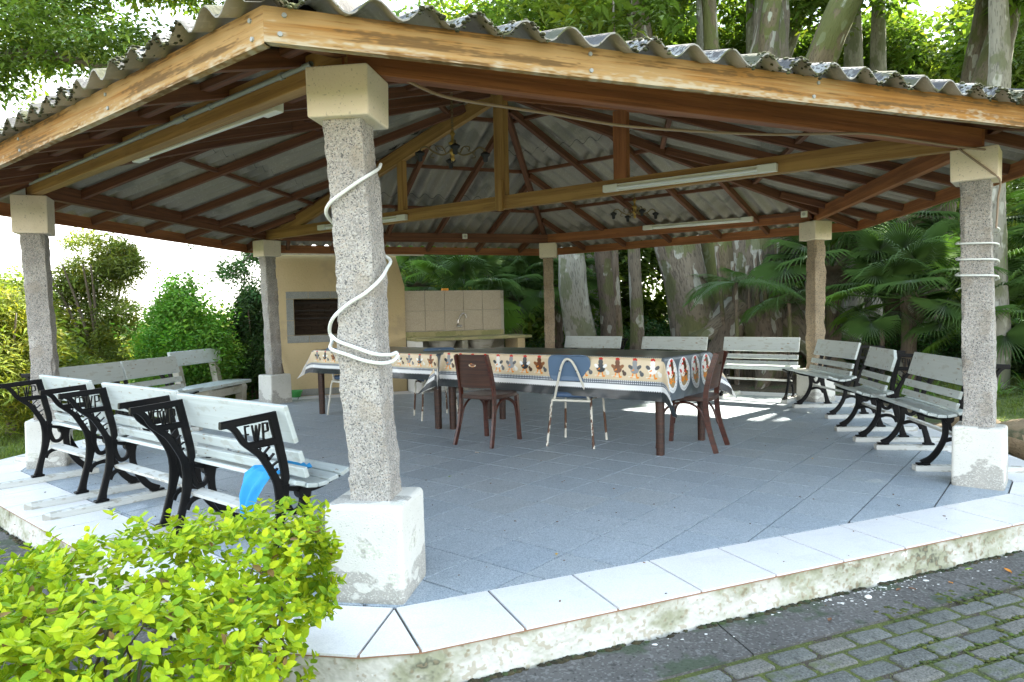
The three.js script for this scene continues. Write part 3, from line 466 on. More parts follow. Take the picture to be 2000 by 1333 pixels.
// corrugated fibre-cement sheets
{
  const roof = new THREE.Group(); roof.name = 'roof'; pav.add(roof);
  const LAM = .187, AMP = .031, TK = .007;
  const sheet = (k, s0, s1, qa, qb, lift) => {
    const ds = LAM / 10, n = Math.round((s1 - s0) / ds), cols = []; const ph = k * .4;
    for (let i = 0; i <= n; i++) { const s = s0 + (s1 - s0) * i / n, q0 = max(qa, abs(s) * 1.732 - .02); if (q0 > qb - .03) { cols.push(null); continue; } const w = AMP * cos(2 * PI * s / LAM + ph); cols.push({ s, q0, w }); }
    const T = [], B = [], E = [], uT = [], uE = [];
    const Q = (A, a, b, c, d) => A.push(...a, ...b, ...c, ...a, ...c, ...d);
    const uq = (a, b, q0a, q0b) => [a.s, q0a, b.s, q0b, b.s, qb, a.s, q0a, b.s, qb, a.s, qb];
    for (let i = 0; i < n; i++) {
      const a = cols[i], b = cols[i + 1]; if (!a || !b) continue; const p = (c, q, o) => SP(k, q, c.s, roofY(q) + c.w + lift + o).toArray();
      Q(T, p(a, a.q0, TK), p(b, b.q0, TK), p(b, qb, TK), p(a, qb, TK)); Q(B, p(b, b.q0, 0), p(a, a.q0, 0), p(a, qb, 0), p(b, qb, 0)); uT.push(...uq(a, b, a.q0, b.q0));
      Q(E, p(a, qb, 0), p(a, qb, TK), p(b, qb, TK), p(b, qb, 0)); uE.push(a.s, 0, a.s, .01, b.s, .01, a.s, 0, b.s, .01, b.s, 0);
    }
    if (!T.length) return; const g = new THREE.BufferGeometry(), nT = T.length / 3, nE = E.length / 3;
    g.setAttribute('position', new THREE.Float32BufferAttribute([...T, ...B, ...E], 3)); g.setAttribute('uv', new THREE.Float32BufferAttribute([...uT, ...uT, ...uE], 2));
    // smooth normals along the wave, each face kept apart
    const part = (arr) => { let h = new THREE.BufferGeometry(); h.setAttribute('position', new THREE.Float32BufferAttribute(arr, 3)); h = mergeVertices(h, 1e-5); h.computeVertexNormals(); return h.toNonIndexed().attributes.normal.array; };
    g.setAttribute('normal', new THREE.Float32BufferAttribute([...part(T), ...part(B), ...part(E)], 3));
    g.addGroup(0, nT, 0); g.addGroup(nT, nT, 1); g.addGroup(2 * nT, nE, 2);
    add(roof, 'roof_sheet', g, [M.sheetTop, M.sheetUnder, M.sheetEdge]);
  };
  for (let k = 0; k < 6; k++) { const w = LAM * 6; for (let c = -3; c < 2; c++) { const s0 = c * w + w * .5, o = (c & 1) * .003; sheet(k, s0, s0 + w + LAM * .5, 2.55, 4.29 + rr(-.012, .012), .0 + o); sheet(k, s0, s0 + w + LAM * .5, 1.35, 2.72, .008 + o); sheet(k, s0, s0 + w + LAM * .5, .02, 1.5, .016 + o); } }
  { // moss and lichen tufts along the front eaves' edge
    reseed(45); const g = new THREE.IcosahedronGeometry(.012, 1); { const p = g.attributes.position; for (let i = 0; i < p.count; i++) { const f = 1 + .5 * N3(p.getX(i) * 140, p.getY(i) * 140, p.getZ(i) * 140); p.setXYZ(i, p.getX(i) * f, p.getY(i) * f, p.getZ(i) * f); } }
    const ms = [], cs = []; for (const k of [0, 5]) for (let i = 0; i < 1100; i++) { const s = rr(-2.4, 2.4); if (N3(s * 2.1 + k * 9, 2, 5) < -.05) continue; const w = AMP * cos(2 * PI * s / LAM + k * .4), up = rnd(), q = 4.285 - (up < .45 ? 0 : pow(rnd(), 2) * .16), z = rr(.3, 1) * (up < .45 ? .8 : 1); ms.push(new THREE.Matrix4().compose(SP(k, q + .004, s, roofY(q) + w + (up < .45 ? rr(-.012, .006) : TK)), new THREE.Quaternion().setFromAxisAngle(UP, rr(0, 6)), V(z, z * .6, z))); const t = rr(.5, 1.3), li = rnd() < .16; cs.push(li ? col(2.6 * t, 2.5 * t, 3 * t) : col(t, t, t)); }
    instanced(roof, 'eave_moss', g, mat({ c: [.038, .042, .015], roughness: 1 }), ms, cs);
  }
  for (let k = 0; k < 6; k++) for (let j = 0; j < 4; j++) { // hip caps
    const r0 = j * 1.22, r1 = r0 + 1.3, g = new THREE.CylinderGeometry(.085, .10, 1, 12, 1, true, 0, PI); const a = CP(k, r0, 0, hipY(r0) + .02 + j % 2 * .004), b = CP(k, min(r1, 4.9), 0, hipY(min(r1, 4.9)) + .02 + j % 2 * .004), L = a.distanceTo(b); g.scale(1, L, 1);
    const x = V().subVectors(a, b).normalize(), side = V().crossVectors(x, UP).normalize(), up = V().crossVectors(side, x); g.applyMatrix4(new THREE.Matrix4().makeBasis(up, x, side.clone().negate()).setPosition(a.clone().add(b).multiplyScalar(.5))); add(roof, 'hip_cap', boxUV(g), M.sheetTop);
  }
}
// ---------------------------------------------------------------- lamps, boxes, wires on the frame
{
  const dir = V(top(1).x - top(4).x, 0, top(1).z - top(4).z).normalize(), nrm = V(-dir.z, 0, dir.x); if (nrm.z < 0) nrm.negate();
  function lamp(p0, p1, label) { // open two-tube batten: back plate, tube, end caps
    const d = V().subVectors(p1, p0), L = d.length(), c = V().addVectors(p0, p1).multiplyScalar(.5);
    const o = thing('fluorescent_lamp', label, 'lamp', c, 0, 'fluorescent battens under the roof'); o.rotation.y = atan2(-d.z, d.x); o.rotation.order = 'YXZ'; o.rotation.z = Math.asin(d.y / L);
    add(o, 'back_plate', rbox(L, .062, .022, .004), M.whitePlastic);
    for (const s of [-1, 1]) add(o, 'end_cap', rbox(.15, .066, .05, .008, s * (L / 2 - .075), 0, .016), M.whitePlastic);
    const t = new THREE.CylinderGeometry(.014, .014, L - .28, 12); t.rotateZ(PI / 2); t.translate(0, -.006, .03); add(o, 'tube', t, M.lampTube);
    add(o, 'reflector_lip', rbox(L - .29, .006, .03, .002, 0, .026, .018), M.whitePlastic); return o;
  }
  const at = (r, y, o) => V(dir.x * r, y, dir.z * r).addScaledVector(nrm, o);
  lamp(at(1.24, 2.315, .05), at(2.78, 2.29, .05), 'long white fluorescent batten on the right half of the tie beam');
  lamp(at(-3.0, 2.352, .05), at(-1.36, 2.326, .05), 'white fluorescent batten on the left half of the tie beam behind the column');
  const side = (k, s0, s1, y0, y1, q) => [SP(k, q, s0, y0), SP(k, q, s1, y1)];
  { const a = SP(2, 3.405, .21, 2.372), b = SP(2, 3.405, -1.35, 2.345); lamp(a, b, 'white fluorescent batten on the back right ring beam'); }
  { const a = SP(5, 3.455, -.34, 2.308), b = SP(5, 3.455, 1.35, 2.320); const o = lamp(b, a, 'white fluorescent batten seen edge on under the left front beam'); }
  const jb = (p, ang, label) => { const o = thing('junction_box', label, 'box', p, ang, 'junction boxes on the ring beam'); add(o, 'cover', rbox(.075, .075, .03, .005), M.whitePlastic); const k = new THREE.CylinderGeometry(.02, .02, .008, 14); k.rotateX(PI / 2); k.translate(0, 0, -.018); add(o, 'socket', k, M.hoseGrey); };
  jb(SP(3, 3.30, -.63, 2.365), sideAng(3), 'small junction box left of the far central column'); jb(SP(2, 3.395, -1.98, 2.34), sideAng(2), 'small square socket box above the back right column');
  { // conduit on the left front ring beam, with clips
    const A = top(5, .09), B = top(0, .085), d = V().subVectors(B, A).normalize(), n = V(d.z, 0, -d.x).multiplyScalar(V(d.z, 0, -d.x).dot(A) > 0 ? 1 : -1), p = (f) => A.clone().lerp(B, f).addScaledVector(n, .052);
    const o = thing('conduit', 'grey plastic electrical conduit along the left front beam', 'pipe', [0, 0, 0]); add(o, 'pipe', tube([p(.03), p(.3), p(.6), p(.955)], .0125, 30, 10), M.pvc);
    for (const f of [.18, .36, .54, .74, .9]) { const g = new THREE.CylinderGeometry(.017, .017, .03, 10); const m = add(o, 'clip', g, M.pvc); m.position.copy(p(f)); m.quaternion.setFromUnitVectors(UP, d); }
    const j = add(o, 'coupling', new THREE.CylinderGeometry(.018, .018, .12, 12), M.pvc); j.position.copy(p(.66)); j.quaternion.setFromUnitVectors(UP, d);
  }
  { const P = [[-1.80, 2.285], [-1.649, 2.225], [-1.301, 2.197], [-1.034, 2.181], [-.751, 2.160], [-.451, 2.158], [.21, 2.178], [.766, 2.222], [.964, 2.235], [1.649, 2.21], [1.98, 2.205]].map(([s, y]) => SP(0, 3.60 + (s < -1.7 ? -.02 : 0), s, y));
    const o = tag(add(scene, 'hanging_cable', tube(P, .0075, 90, 8), M.cable), 'thin brown cable sagging under the right front beam', 'cable'); }
  { const c = top(0), n = V(sin(colAng(0)), 0, cos(colAng(0))), t = V(cos(colAng(0)), 0, -sin(colAng(0))), p = (a, b, y) => c.clone().addScaledVector(t, a).addScaledVector(n, b).setY(y);
    tag(add(scene, 'wire_loop', tube([p(-.14, -.02, 2.33), p(-.165, .02, 2.25), p(-.17, .04, 2.17), p(-.15, .05, 2.12), p(-.139, .08, 2.10)], .006, 30, 6), M.cable), 'short loop of wire hanging left of the front capital', 'wire'); }
  function chandelier(p, yTop, label, sc) {
    const o = thing('chandelier', label, 'chandelier', p, .5, 'brass chandeliers'); const h = yTop - p.y;
    const ch = []; const n = floor(h / .035); for (let i = 0; i < n; i++) { const g = new THREE.TorusGeometry(.012, .0028, 5, 8); g.rotateY(i % 2 * PI / 2); g.scale(1, 1.6, 1); g.translate(0, .17 + (h - .17) * (i + .5) / n, 0); ch.push(g); } add(o, 'chain', merge(ch), M.darkBrass);
    const prof = [[.001, -.09], [.012, -.08], [.018, -.06], [.008, -.045], [.022, -.02], [.03, 0], [.014, .02], [.02, .05], [.032, .07], [.012, .09], [.01, .13], [.022, .15], [.006, .18]].map(q => new THREE.Vector2(q[0] * 1.2, q[1])); add(o, 'stem', new THREE.LatheGeometry(prof, 14), M.brass);
    for (let i = 0; i < 4; i++) { const a = i * PI / 2 + .35, u = (r, y) => V(cos(a) * r, y, sin(a) * r), arm = new THREE.Group(); arm.name = 'arm'; o.add(arm);
      add(arm, 'scroll', merge([tube([u(.02, 0), u(.09, -.035), u(.17, -.01), u(.235, .035), u(.28, .02), u(.29, -.02)], .0085, 24, 6), tube([u(.06, -.02), u(.10, .04), u(.15, .035), u(.14, .0)], .006, 16, 5), tube([u(.17, -.01), u(.2, -.05), u(.165, -.06)], .005, 12, 5)]), M.darkBrass);
      const cup = new THREE.LatheGeometry([[.01, .02], [.045, .0], [.04, -.015], [.022, -.03], [.02, -.07], [.004, -.075]].map(q => new THREE.Vector2(...q)), 12); cup.translate(cos(a) * .29, -.02, sin(a) * .29); add(arm, 'lamp_holder', cup, M.black); }
    o.scale.setScalar(sc);
  }
  chandelier(V(-.42, 2.66, .93), 3.28, 'brass chandelier hanging left of the king post', 1); chandelier(V(1.65, 2.45, -1.68), 3.1, 'brass chandelier hanging behind the right tie beam lamp', .95);
}
// ---------------------------------------------------------------- hoses on the columns
{
  const C0 = COL[0], cf = (a, b, y) => { const f = clamp((y - .42) / 1.64, 0, 1), cx = C0.b[0] + (C0.t[0] - C0.b[0]) * f, cz = C0.b[1] + (C0.t[1] - C0.b[1]) * f, A = colAng(0); return V(cx + a * cos(A) + b * sin(A), y, cz - a * sin(A) + b * cos(A)); };
  const P = [[.10, -.085, 1.90], [.108, -.03, 1.87], [.104, .05, 1.835], [.075, .104, 1.80], [0, .106, 1.755], [-.07, .106, 1.71], [-.108, .07, 1.675], [-.112, -.03, 1.63], [-.08, -.112, 1.58], [.03, -.115, 1.52], [.11, -.09, 1.475], [.125, .0, 1.43], [.115, .08, 1.375], [.06, .115, 1.32], [-.02, .115, 1.275], [-.09, .112, 1.22], [-.135, .06, 1.165], [-.14, .03, 1.12], [-.115, .105, 1.085], [-.04, .12, 1.06], [.05, .12, 1.03], [.118, .10, 1.02], [.15, .04, 1.035], [.155, .03, 1.06], [.14, .07, 1.055], [.09, .118, 1.06], [0, .12, 1.09], [-.08, .115, 1.12], [-.112, .108, 1.145]].map(p => cf(...p));
  tag(add(scene, 'garden_hose', tube(P, .0078, 220, 10), M.hose), 'white hose wound around the front granite column', 'hose');
  const C1 = COL[1], c2 = (a, b, y) => { const A = colAng(1); return V(C1.b[0] - .02 + a * cos(A) + b * sin(A), y, C1.b[1] - .01 - a * sin(A) + b * cos(A)); }, Q = [];
  for (let i = 0; i <= 50; i++) { const t = i / 50 * 3.7, a = -t * 2 * PI + 2.2, r = .112 + .016 * pow(abs(sin(2 * a)), 2); Q.push(c2(cos(a) * r * 1.04, sin(a) * r * 1.04, 1.70 - t * .105 + .012 * sin(a * 1))); }
  tag(add(scene, 'garden_hose', tube(Q, .0062, 240, 8), M.hose), 'pale hose coiled around the right granite column', 'hose');
  { const p = (a, b, y) => c2(a, b, y); tag(add(scene, 'wire_drop', tube([p(-.139, -.11, 2.25), p(-.142, -.02, 2.16), p(-.142, .08, 2.06), p(-.12, .13, 2.0), p(-.10, .12, 1.9), p(-.09, .115, 1.8), p(-.09, .11, 1.70)], .006, 40, 6), M.cable), 'dark wire crossing the right capital down the column', 'wire'); }
}
// ---------------------------------------------------------------- barbecue and sink (side 3)
{
  const A3 = sideAng(3);
  const o = thing('barbecue', 'ochre rendered brick barbecue with grey tiled opening', 'barbecue', SP(3, 0, 0), A3); // local x = s, z = q
  const sh = new THREE.Shape([[2.02, GY], [2.02, 2.19], [.19, 2.19], [.05, 1.67], [.05, GY]].map(p => new THREE.Vector2(...p)));
  const hole = new THREE.Path([[1.77, .93], [.72, .93], [.72, 1.49], [1.77, 1.49]].map(p => new THREE.Vector2(...p))); sh.holes.push(hole);
  const g = new THREE.ExtrudeGeometry(sh, { depth: .66, bevelEnabled: false }); g.translate(0, 0, 4.45); add(o, 'body', boxUV(g), M.bbq);
  // firebox lining, bricks
  add(o, 'firebox_back', box(1.06, .58, .02, 1.245, 1.21, 5.0), M.soot);
  reseed(51); const br = rbox(.20, .058, .012, .004);
  for (let r = 0; r < 8; r++) for (let c = 0; c < 6; c++) { const x = .74 + c * .215 + (r % 2) * .107, w = min(x + .20, 1.765) - x; if (w < .06) continue; const b = add(o, 'brick', br, M.soot); b.scale.x = w / .2; b.position.set(x + w / 2, .965 + r * .068, 4.985 + rr(-.003, .003)); }
  for (const y of [1.08, 1.25, 1.40]) add(o, 'grill_rail', box(1.04, .02, .05, 1.245, y, 4.80), M.soot);
  for (let i = 0; i < 3; i++) { const b = add(o, 'skewer_rack', box(1.04, .012, .012, 1.245, 1.19 + i * .12, 4.6), M.black); }
  const tl = (w, h, x, y) => add(o, 'frame_tile', rbox(w - .006, h - .006, .012, .003, x, y, 4.445), M.tileFire);
  for (let i = 0; i < 4; i++) { const w = i === 3 ? .26 : .33, x = 1.885 - i * .33 - w / 2; tl(w, .115, x, 1.548); tl(w, .118, x, .872); } tl(.112, .33, 1.829, 1.325); tl(.112, .229, 1.829, 1.045); tl(.112, .33, .665, 1.325); tl(.112, .229, .665, 1.045);
  for (let i = 0; i < 5; i++) add(o, 'base_tile', rbox(.325, .10, .012, .003, 1.84 - i * .33 + .02, .05, 4.442), M.tileFire);
  add(o, 'top_gutter', rbox(2.35, .032, .12, .006, .92, 2.175, 4.36), M.whitePlastic);
  // sink
  const s = thing('sink_unit', 'outdoor sink with speckled tile splashback and stone counter', 'sink', SP(3, 0, 0), A3);
  add(s, 'wall', box(1.80, 1.76, .12, -.78, .715, 4.575), M.concrete); add(s, 'wall_edge', rbox(.085, .84, .14, .01, .085, 1.19, 4.565), M.whitePaint);
  for (let r = 0; r < 2; r++) for (let c = 0; c < 5; c++) add(s, 'wall_tile', rbox(.326, .326, .014, .003, .04 - .166 - c * .333, 1.10 + .002 + r * .333, 4.510), M.tileBrown);
  add(s, 'splash_ledge', rbox(1.70, .085, .05, .006, -.80, .885, 4.485), M.counter);
  add(s, 'counter', rbox(1.92, .045, .72, .006, -.92, .82, 4.12), M.counter);
  for (const x of [-.46, -1.12]) { const b = new THREE.CylinderGeometry(.24, .15, .17, 20, 1, false); b.scale(1, 1, .8); b.translate(x, .715, 4.1); add(s, 'basin', b, M.concrete); }
  add(s, 'pier', rbox(.12, .82, .60, .01, -.02, .385, 4.13), M.whitePaint); add(s, 'pier', rbox(.13, .82, .60, .01, -1.72, .385, 4.13), M.bbq); add(s, 'pier', rbox(.10, .82, .5, .01, -.80, .385, 4.2), M.concrete);
  const fa = new THREE.Group(); fa.name = 'faucet'; s.add(fa); add(fa, 'spout', tube([V(-.83, 1.02, 4.49), V(-.83, 1.03, 4.43), V(-.835, 1.10, 4.42), V(-.88, 1.18, 4.42), V(-.92, 1.215, 4.41), V(-.955, 1.20, 4.40), V(-.965, 1.14, 4.40)], .009, 40, 10), M.chrome); const vb = new THREE.CylinderGeometry(.018, .018, .09, 12); vb.rotateZ(PI / 2); vb.translate(-.855, 1.005, 4.44); add(fa, 'valve', vb, M.chrome);
  const sg = thing('sponge', 'orange sponge on top of the sink wall', 'sponge', SP(3, 4.57, -.66, 1.596), A3); add(sg, 'sponge_block', rbox(.11, .04, .06, .008, 0, .02, 0, 2), M.orange);
  const bk = thing('bucket', 'pale bucket standing under the sink counter', 'bucket', SP(3, 4.05, -.42, 0), A3); add(bk, 'body', new THREE.LatheGeometry([[0, .004], [.10, .004], [.125, .26], [.135, .265], [.13, .275], [.12, .265]].map(q => new THREE.Vector2(...q)), 24), M.bucket); add(bk, 'handle', tube([V(-.13, .26, 0), V(-.09, .30, .06), V(0, .31, .10), V(.09, .30, .06), V(.13, .26, 0)], .004, 20, 6), M.chrome);
  const pl = thing('plastic_basin', 'small green plastic basin on the floor beside the back left pedestal', 'basin', SP(3, 4.30, 1.80, 0), A3); add(pl, 'bowl', new THREE.LatheGeometry([[0, .004], [.07, .004], [.10, .09], [.108, .092], [.106, .1], [.098, .092], [.066, .01]].map(q => new THREE.Vector2(...q)), 20), M.green); add(pl, 'rim', new THREE.TorusGeometry(.106, .005, 6, 24).rotateX(PI / 2).translate(0, .097, 0), M.green);
  const st = thing('broom_handle', 'dark stick leaning on the back left column', 'stick', SP(3, 4.22, 1.90, 0), A3); const sc = new THREE.CylinderGeometry(.009, .011, 1.0, 8); sc.translate(0, .5, 0); sc.rotateZ(-.16); sc.rotateX(.2); add(st, 'stick', sc, M.darkWood);
  const gb = thing('shopping_bag', 'white and green bag on the floor behind the tables', 'bag', SP(3, 3.2, -.95, 0), A3); { const g = new THREE.SphereGeometry(.14, 16, 10); const p = g.attributes.position; for (let i = 0; i < p.count; i++) p.setXYZ(i, p.getX(i) * (1 + .2 * N3(p.getX(i) * 9, p.getY(i) * 9, 2)), max(0, p.getY(i) * .8 + .09), p.getZ(i) * .7); g.computeVertexNormals(); add(gb, 'sack', g, M.whitePaint); add(gb, 'handles', tube([V(-.09, .17, 0), V(-.05, .24, .02), V(.02, .25, .03), V(.09, .18, 0)], .012, 20, 6), M.green); }
}
// ---------------------------------------------------------------- benches
// cast-iron end in (d outward, y): legs, seat bracket, back upright and the lettered wing behind it
const endGeo = (() => {
  let th = .021; const R = (p, w, s) => ribbon(p, w, th += .0011, s);
  const main = merge([
    R([[.0, .045], [-.012, .10], [-.03, .17], [-.052, .245], [-.068, .33], [-.068, .41], [-.045, .47], [-.008, .54], [.03, .598], [.075, .638], [.113, .672], [.148, .728], [.182, .754], [.218, .758]], [.062, .046, .042, .046, .056, .06, .036, .034, .032, .03, .028, .028, .028, .034]),
    R([[.215, .757], [-.042, .772]], .034, false),
    R([[-.034, .786], [-.07, .62], [-.095, .48], [-.088, .38]], [.044, .042, .04, .04]),
    R([[.09, .648], [-.065, .652]], .034, false),
    R([[-.085, .44], [-.1, .345], [-.125, .30], [-.16, .303], [-.182, .34], [-.18, .385]], [.034, .03, .028, .026, .028, .032]),
    R([[-.205, .415], [-.203, .33], [-.207, .26], [-.228, .20], [-.262, .14], [-.305, .09], [-.36, .052]], [.07, .04, .04, .04, .042, .044, .06]),
    R([[-.055, .18], [-.073, .212], [-.105, .232], [-.15, .237], [-.205, .225]], [.03, .026, .026, .026, .03]),
    R([[-.10, .418], [-.16, .402], [-.22, .393], [-.30, .398], [-.40, .425]], [.02, .026, .034, .026, .016]),
  ]);
  const knob = new THREE.CylinderGeometry(.033, .033, .044, 16); knob.rotateZ(PI / 2); knob.translate(0, .385, -.185);
  const foot = [rbox(.05, .016, .085, .006, 0, .052, .0), rbox(.05, .014, .09, .006, 0, .052, -.355)];
  let lt = .011; const Ls = [[.101, .742, .095, .662], [.101, .737, .080, .739], [.098, .702, .084, .701], [.066, .740, .053, .660], [.053, .660, .046, .738], [.046, .738, .040, .660], [.040, .660, .027, .742], [.012, .744, .010, .662], [.011, .742, -.010, .741], [-.010, .743, -.014, .708], [-.014, .706, .009, .701],
  [.026, .630, .047, .601], [-.019, .630, .035, .580], [.003, .600, -.013, .572], [-.040, .594, .008, .550], [-.058, .553, -.006, .526], [-.032, .541, -.024, .511], [-.056, .521, -.018, .494]];
  const letters = merge(Ls.map(([a, b, c, d]) => ribbon([[a, b], [c, d]], .0068, lt += .0005, false)));
  return { main: merge([main, knob.toNonIndexed(), ...foot]), letters };
})();
const backLean = (y) => -.050 - (.82 - y) * .30;
const skidGeo = (() => { const s = new THREE.Shape([[-.035, -.41], [.035, -.41], [.035, .10], [.02, .30], [0, .335], [-.02, .30], [-.035, .10]].map(p => new THREE.Vector2(...p))); const g = new THREE.ExtrudeGeometry(s, { depth: .036, bevelEnabled: true, bevelSize: .003, bevelThickness: .003, bevelSegments: 1 }); g.rotateX(-PI / 2); g.scale(1, 1, -1); const gi = g.index ? g.toNonIndexed() : g; const p = gi.attributes.position; for (let i = 0; i < p.count; i += 3) { const t = [p.getX(i), p.getY(i), p.getZ(i)]; p.setXYZ(i, p.getX(i + 1), p.getY(i + 1), p.getZ(i + 1)); p.setXYZ(i + 1, ...t); } gi.computeVertexNormals(); return boxUV(gi.translate(0, .003, 0)); })();
function bench({ k, q, e0, e1, b0, b1, turn = 0, label, cham = 0, group, skids = true, pos }) { // e: iron ends along the side, b: board ends
  const c = (e0 + e1) / 2; const o = thing('bench', label, 'bench', SP(k, q, c, 0), sideAng(k) + turn, group);
  for (const e of [e0, e1]) { const f = add(o, 'iron_end', endGeo.main, M.iron); f.position.x = e - c; add(f, 'lettering', endGeo.letters, M.iron); if (skids) { const s = add(o, 'skid', skidGeo, M.skid); s.position.set(e - c, 0, 0); s.rotation.y = rr(-.04, .04); } }
  const L = b1 - b0, mx = (b0 + b1) / 2 - c;
  const tilt = Math.atan(.30);
  const board = (y, h, t = .026, n = 'back_board') => { const g = rbox(L, h, t, .006, 0, 0, 0, 2); g.rotateX(tilt); const m = add(o, n, g, M.paint); m.position.set(mx + rr(-.006, .006), y, backLean(y) - .022); m.rotation.z = rr(-.003, .003); return m; };
  if (cham) { const s = new THREE.Shape([[-L / 2, -.095], [L / 2, -.095], [L / 2, .095], [-L / 2 + cham, .095], [-L / 2, .095 - cham]].map(p => new THREE.Vector2(...p))), g = boxUV(new THREE.ExtrudeGeometry(s, { depth: .026, bevelEnabled: false }).translate(0, 0, -.013)); g.rotateX(tilt); add(o, 'back_board', g, M.paint).position.set(mx, .725, backLean(.725) - .022); } else board(.725, .19);
  board(.565, .058); board(.485, .052);
  for (const e of [e0, e1]) for (const y of [.77, .67, .565, .485]) { const b = add(o, 'bolt', boltGeo, M.pvc); b.position.set(e - c, y, backLean(y) - .038); b.rotation.x = PI / 2 + tilt; }
  [[-.135, .437, .06, .30], [-.200, .416, .062, .16], [-.267, .411, .062, -.02], [-.333, .423, .062, -.20], [-.394, .446, .055, -.38]].forEach(([z, y, w, a]) => { const g = rbox(L, .022, w, .005, 0, 0, 0, 2); g.rotateX(-a); const m = add(o, 'seat_slat', g, M.paint); m.position.set(mx + rr(-.008, .008), y + .004, z); });
  { const m = add(o, 'foot_rail', rbox(e1 - e0 + .04, .02, .07, .003), M.skid); m.position.set(0, .262, -.13); m.rotation.x = .2; }
  return o;
}
const boltGeo = new THREE.CylinderGeometry(.006, .006, .004, 8);
reseed(61);
const GL = 'benches along the left front edge', GR = 'benches along the right edge', GB = 'benches along the back right edge', GK = 'benches along the left back edge';
bench({ k: 5, q: 3.72, e0: -1.60, e1: -.75, b0: -1.68, b1: -.71, label: 'white bench seen from behind, beside the left column', group: GL });
bench({ k: 5, q: 3.735, e0: -.375, e1: .505, b0: -.46, b1: .57, label: 'white bench seen from behind, middle of the three lettered ones', group: GL });
bench({ k: 5, q: 3.79, e0: .775, e1: 1.675, b0: .70, b1: 1.735, label: 'white bench seen from behind with a blue cloth hanging through it', group: GL });
bench({ k: 1, q: 3.70, e0: -1.632, e1: -.844, b0: -1.74, b1: -.78, label: 'grey slatted bench beside the right column pedestal', group: GR });
bench({ k: 1, q: 3.64, e0: -.484, e1: .072, b0: -.56, b1: .10, cham: .07, label: 'short grey bench with a clipped corner on its backrest', group: GR });
bench({ k: 1, q: 3.69, e0: .90, e1: 1.74, b0: .84, b1: 1.82, turn: .17, label: 'grey slatted bench in front of the back right column', group: GR });
bench({ k: 2, q: 3.80, e0: -1.72, e1: -.88, b0: -1.83, b1: -.83, label: 'grey slatted bench fully visible right of the long tables', group: GB });
bench({ k: 2, q: 3.80, e0: -.50, e1: .34, b0: -.59, b1: .42, label: 'grey bench behind the right end of the tables', group: GB });
bench({ k: 2, q: 3.80, e0: .84, e1: 1.68, b0: .77, b1: 1.79, label: 'grey bench behind the tables beside the far central column', group: GB });
bench({ k: 4, q: 3.80, e0: .92, e1: 1.72, b0: .88, b1: 1.86, label: 'dark grey bench half hidden behind the left column', group: GK });
bench({ k: 4, q: 3.80, e0: .10, e1: .80, b0: .02, b1: .865, label: 'dark grey slatted bench second from the left column', group: GK });
{ // concrete garden bench on the grass
  const k = 4, c = -2.1, o = thing('garden_bench', 'concrete bench with pale seat slab on the lawn behind the floor', 'bench', SP(k, 4.42, c, GY), sideAng(k));
  add(o, 'seat', rbox(1.36, .05, .40, .012, 0, .425, .17, 2), M.paint);
  const b = add(o, 'back_board', rbox(1.2, .205, .04, .01, 0, 0, 0, 2), M.paint); b.position.set(.02, .835, .42); b.rotation.x = .14;
  for (const x of [-.46, .42]) {
    const sh = new THREE.Shape([[-.02, 0], [.07, 0], [.085, .30], [.14, .34], [.30, .34], [.36, 0], [.45, 0], [.43, .40], [.50, .74], [.415, .74], [.35, .40], [-.02, .40], [-.045, .36], [-.03, .28]].map(p => new THREE.Vector2(...p)));
    const g = new THREE.ExtrudeGeometry(sh, { depth: .10, bevelEnabled: true, bevelSize: .006, bevelThickness: .006, bevelSegments: 1 }); g.translate(0, 0, -.05); g.rotateY(-PI / 2); add(o, 'support', boxUV(g.toNonIndexed()), M.concrete).position.x = x;
  }
  add(o, 'rail', rbox(.8, .11, .06, .008, -.02, .33, .0), M.concrete);
}
{ // blue cloth on the third bench
  const n = 36, P = [], I = [], c = SP(5, 3.79, 1.44), A = sideAng(5); // path over the slats, drooping behind
  const path = [[-.30, .475], [-.22, .462], [-.16, .468], [-.10, .465], [-.075, .44], [-.05, .40], [-.035, .34], [-.03, .29], [-.045, .245]];
  const cv = new THREE.CatmullRomCurve3(path.map(p => V(0, p[1], p[0])));
  for (let i = 0; i <= n; i++) { const p = cv.getPointAt(i / n), w = i < 18 ? .20 + .03 * sin(i) : .21 - (i - 18) * .0065; for (let j = 0; j <= 16; j++) { const f = j / 16 - .5, fold = .012 * sin(f * 13 + i * .22) + .010 * N3(f * 5, i * .18, 3); P.push(f * w + (i < 18 ? .06 * (1 - i / 18) : 0), p.y + (i < 18 ? abs(fold) + .012 * N3(f * 9, i * .3, 1) : 0) - (i > 30 ? .03 * (f + .5) : 0), p.z + (i >= 18 ? fold : 0)); } }
  for (let i = 0; i < n; i++) for (let j = 0; j < 16; j++) { const a = i * 17 + j, b = a + 17; I.push(a, a + 1, b, b, a + 1, b + 1); }
  const g = new THREE.BufferGeometry(); g.setAttribute('position', new THREE.Float32BufferAttribute(P, 3)); g.setIndex(I); g.computeVertexNormals(); const m = add(scene, 'cleaning_cloth', g, M.blueCloth); m.position.copy(c); m.rotation.y = A; tag(m, 'bright blue cloth draped through the back of a white bench', 'cloth');
}
